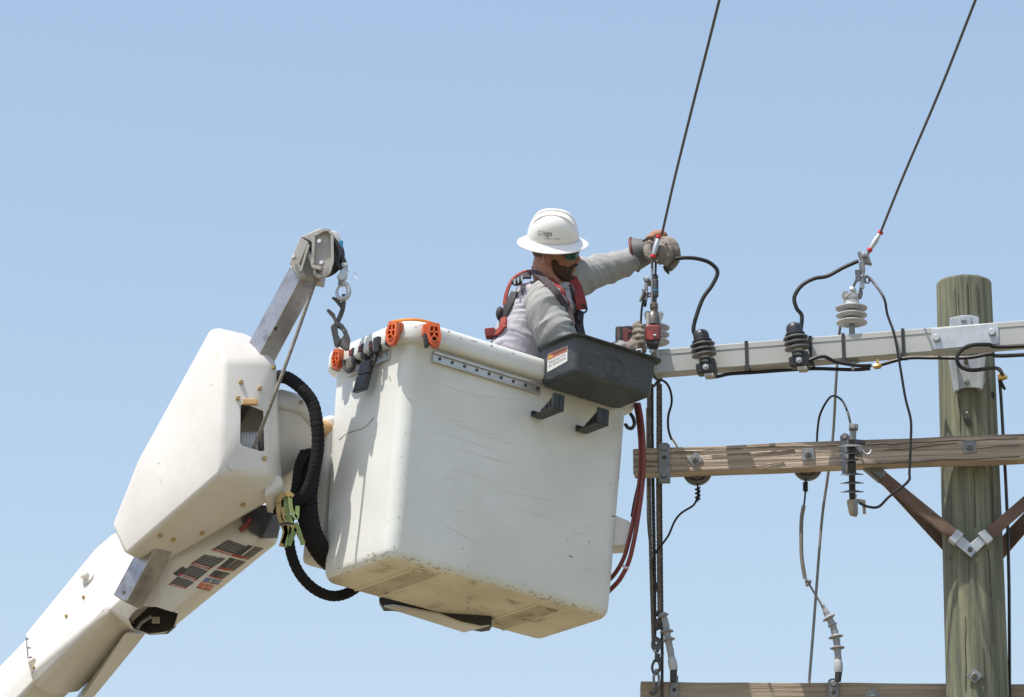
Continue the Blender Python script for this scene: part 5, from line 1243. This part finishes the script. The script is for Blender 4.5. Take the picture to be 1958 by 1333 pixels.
strap([(1016, 527, 18.73), (1000, 528, 18.735), (990, 536, 18.745)], V((-.3, -.8, .5)).normalized(), 14, har_b, t=.012)
Mb().sphere(P(988, 540, 18.81), px(11), .02, px(7)).build('back_buckle', har_b, man)
for k in range(3): Mb().box(P(984 + k * 7, 539 - k * 3, 18.785), X * .004, V((0, .004, 0)), Z * .012).build('buckle_bar', galv, man, bevel=.001)
strap([(986, 560, 18.745), (976, 580, 18.755), (966, 600, 18.77), (957, 612, 18.79)], V((-.5, -.8, .3)).normalized(), 17, har_b, 'back_pad', .02)
Mb().sphere(P(956, 600, 18.87), px(8), .03, px(14)).build('lanyard_pack', har_b, man)
strap([(962, 598, 18.77), (964, 615, 18.77), (958, 630, 18.79), (948, 638, 18.81)], V((-.5, -.8, .3)).normalized(), 13, har_r2, 'lanyard_webbing', .014)
strap([(966, 588, 18.80), (963, 610, 18.79), (966, 626, 18.79)], V((-.5, -.8, .3)).normalized(), 7, har_r2, 'lanyard_webbing', .012)
Mb().box(P(938, 638, 18.90), (X + Z * .1) * px(10), V((0, .025, 0)), (Z - X * .2) * px(9)).build('hip_pouch', har_r, man, bevel=.006)
Mb().box(P(950, 643, 18.89), X * px(5), V((0, .025, 0)), Z * px(10)).build('hip_clip', har_b, man, bevel=.005)
for (x, y) in ((998, 552), (1000, 556), (1003, 550)): Mb().ribbon([snap((x, y, 18.8)), snap((x - 1, y + 8, 18.8))], TOV, px(2), .003, 0).build('shirt_print', ink, man)

# gloves
def glove(parts, name, voxel=.004, m=leather):
    bb = Mb()
    for kind, a in parts:
        if kind == 't': bb.tube(Q(a[0]), [px(r) for r in a[1]], 10, 4)
        else: bb.sphere(P(*a[0]), px(a[1]), a[2], px(a[3]))
    me_ = remesh(bb.mesh(recalc=False), voxel, 1); displace(me_, lambda c, n: .002 * noise.noise(c * 45) + .0012 * noise.noise(c * 110)); return link(name, me_, m, man, angle=180)
glove([('s', ((1262, 474, 19.130), 27, .05, 24)), ('t', ([(1236, 484, 19.160), (1250, 480, 19.150), (1262, 476, 19.130)], [22, 22, 20])),
       ('t', ([(1268, 460, 19.100), (1284, 464, 19.070), (1293, 482, 19.060), (1289, 500, 19.070)], [9, 9.5, 8.5, 7])),
       ('t', ([(1274, 470, 19.130), (1292, 478, 19.110), (1291, 500, 19.090), (1279, 514, 19.070)], [9, 9, 8.5, 7])),
       ('t', ([(1264, 466, 19.070), (1277, 472, 19.035), (1280, 490, 19.030), (1271, 508, 19.045)], [9, 9.5, 8.5, 6.5])),
       ('t', ([(1256, 470, 19.060), (1265, 479, 19.025), (1266, 493, 19.025), (1258, 504, 19.040)], [8, 8.5, 7.5, 6])),
       ('t', ([(1244, 466, 19.100), (1238, 478, 19.055), (1243, 492, 19.035), (1250, 497, 19.035)], [9, 9, 7.5, 6]))], 'glove')
Mb().tube(Q([(1272, 508, 19.050), (1275, 516, 19.055), (1279, 524, 19.070)]), [px(5), px(5), px(1.5)], 8, 2).build('glove_tab', rubber, man)
b = Mb(); b.sphere(P(1259, 451, 19.135), px(19), .04, px(11)); b.sphere(P(1243, 456, 19.110), px(9), .03, px(8))
me = remesh(b.mesh(recalc=False), .006, 2); link('glove_patch', me, leather2, man, angle=180)
Mb().ribbon(Q([(1229, 462, 19.070), (1240, 455, 19.055), (1248, 456, 19.055), (1250, 461, 19.055)]), TOV, .008, .006, 4).build('glove_buckle_strap', har_b, man)
cuffd = (P(1212, 487, 19.170) - P(1246, 479, 19.150)).normalized(); cuffo = P(1246, 479, 19.150); cl = (P(1213, 487, 19.170) - cuffo).length
Mb().lathe([(px(21), 0), (px(25), cl * .3), (px(31), cl * .8), (px(33), cl), (px(30), cl), (px(24), cl * .3)], cuffo, cuffd, 28).build('glove_cuff', cuffm, man)
b = Mb(); u_, v_ = perp(cuffd); cc_ = cuffo + cuffd * cl
b.tube([cc_ + (u_ * math.cos(2 * math.pi * k / 32) + v_ * math.sin(2 * math.pi * k / 32)) * px(32.5) for k in range(33)], px(3), 8); b.build('cuff_edge', maroon, man)
glove([('t', ([(1160, 683, 18.85), (1190, 675, 18.95), (1214, 664, 19.01)], [21, 20, 15])), ('s', ((1219, 648, 19.020), 12, .035, 19)), ('t', ([(1190, 674, 18.980), (1206, 666, 19.020), (1217, 652, 19.030)], [16, 14, 12])), ('t', ([(1186, 676, 18.900), (1206, 671, 19.000), (1234, 668, 19.030)], [14, 13, 8])),
       ('t', ([(1212, 630, 19.040), (1218, 624, 19.000), (1229, 626, 18.985)], [6.5, 6.5, 5])), ('t', ([(1211, 640, 19.040), (1219, 634, 18.990), (1232, 635, 18.985)], [7, 7, 5])),
       ('t', ([(1213, 650, 19.030), (1221, 645, 18.985), (1233, 645, 18.985)], [7, 7, 5])), ('t', ([(1216, 660, 19.020), (1224, 655, 18.985), (1234, 655, 18.985)], [7, 7, 5])), ('t', ([(1210, 640, 19.060), (1216, 622, 19.070), (1226, 617, 19.060)], [7, 6.5, 5]))], 'glove')
Mb().box(P(1222, 674, 18.880), X * px(5.5), V((0, .006, 0)), Z * px(7)).build('cuff_buckle', lab_w, man, bevel=.002)
for k in (-3.2, 1.2): Mb().box(P(1222, 674 + k, 18.872), X * px(3.8), V((0, .003, 0)), Z * px(1.3)).build('buckle_slot', rubber, man)

# ================================================================== IMPACT WRENCH AND ITS COLUMN
YD = 19.05
iw = thing('impact_wrench', 'red and black cordless impact wrench pointing up in the gloved hand', 'impact wrench', P(1248, 662, YD))
def vcyl(x, y0, y1, prof, m, name, parent, Y=YD, n=18):
    a, c = P(x, y1, Y), P(x, y0, Y); d = c - a; ln = d.length
    return Mb().lathe([(px(r), ln * h) for r, h in prof], a, d, n).build(name, m, parent)
def rbox(x0, x1, y0, y1, dep, m, name, parent, Y=YD, bev=.008, sh=0):
    return Mb().prism(Q([(x0, y0), (x1, y0), (x1 - sh, y1), (x0 + sh, y1)], Y - dep / 2), V((0, dep, 0))).build(name, m, parent, bevel=bev, seg=3)
rbox(1233, 1264, 619, 652, .068, redp, 'motor_housing', iw, bev=.014)
rbox(1235, 1262, 650, 661, .062, blackp, 'rear_cap', iw, bev=.010, sh=2)
vcyl(1249, 597, 622, [(13.5, 0), (13, .3), (12, .62), (9, .9), (7, 1)], castg_d, 'gear_nose', iw)
rbox(1236, 1242, 598, 626, .05, castg, 'nose_shroud', iw, bev=.004)
vcyl(1250.5, 580, 600, [(6.5, 0), (6.5, .45), (8, .5), (8, .92), (6.5, 1)], mk('bronze_steel', (.20, .16, .13), (.13, .10, .085), 20, .45, .6), 'anvil_adapter', iw)
Mb().tube(Q([(1238, 640, YD), (1220, 641, YD), (1200, 642, YD)]), [px(10), px(9), px(10)], 12).build('handle', blackp, iw)
rbox(1177, 1193, 623, 660, .075, blackp, 'battery', iw, bev=.008); rbox(1192, 1209, 622, 655, .07, blackp, 'handle_foot', iw, bev=.008)
rbox(1191, 1201, 627, 654, .076, redp, 'battery_latch', iw, bev=.003); rbox(1200, 1208, 630, 637, .076, redp, 'foot_trim', iw, bev=.003)
rbox(1179, 1186, 626, 658, .0765, mk('battery_dust', (.16, .14, .115), (.08, .07, .06), 30, .8), 'battery_face', iw, bev=.002)
Mb().box(P(1243, 641, YD - .034), X * px(6), V((0, .002, 0)), Z * px(9)).build('badge', lab_r, iw); Mb().sphere(P(1252, 641, YD - .034), px(3), .003, px(2.2)).build('badge_dot', lab_w, iw)
sk = thing('socket_adapter', 'dark deep socket with blue ring above the wrench', 'socket', P(1252.5, 580, YD))
vcyl(1252.5, 535, 568, [(6.2, 0), (6.8, .06), (6.8, .94), (6, 1)], darkst, 'socket_barrel', sk)
vcyl(1252.5, 555.5, 558, [(7.0, 0), (7.0, 1)], bluep, 'size_ring', sk)
vcyl(1252, 566, 582, [(4, 0), (4, 1)], darkst, 'drive_shaft', sk)
Mb().tube(Q([(1253, 536), (1253.5, 520), (1254, 505), (1255, 495)], YD), px(2.2), 8, 3).build('eye_screw', darkst, sk)
linkring([(1250, 534), (1249, 529), (1253, 524), (1257, 529), (1256, 534)], .004, YD - .004).build('eye_loop', darkst, sk)
Mb().tube(Q([(1247.5, 494), (1247, 540), (1246.5, 582)], YD - .012), px(2.2), 8, 3).build('clamp_rod', galvd, sk)
deadend(1231, 529, 19.08, 'grey bolted wire clamp beside the dark socket, left of it', .62)
wire('tail_wire', [(1234, 556), (1230, 572), (1227, 592), (1225, 622)], 2.2, cable_m, 'thin black wire hanging behind the wrench, left of the socket', Y=19.06)
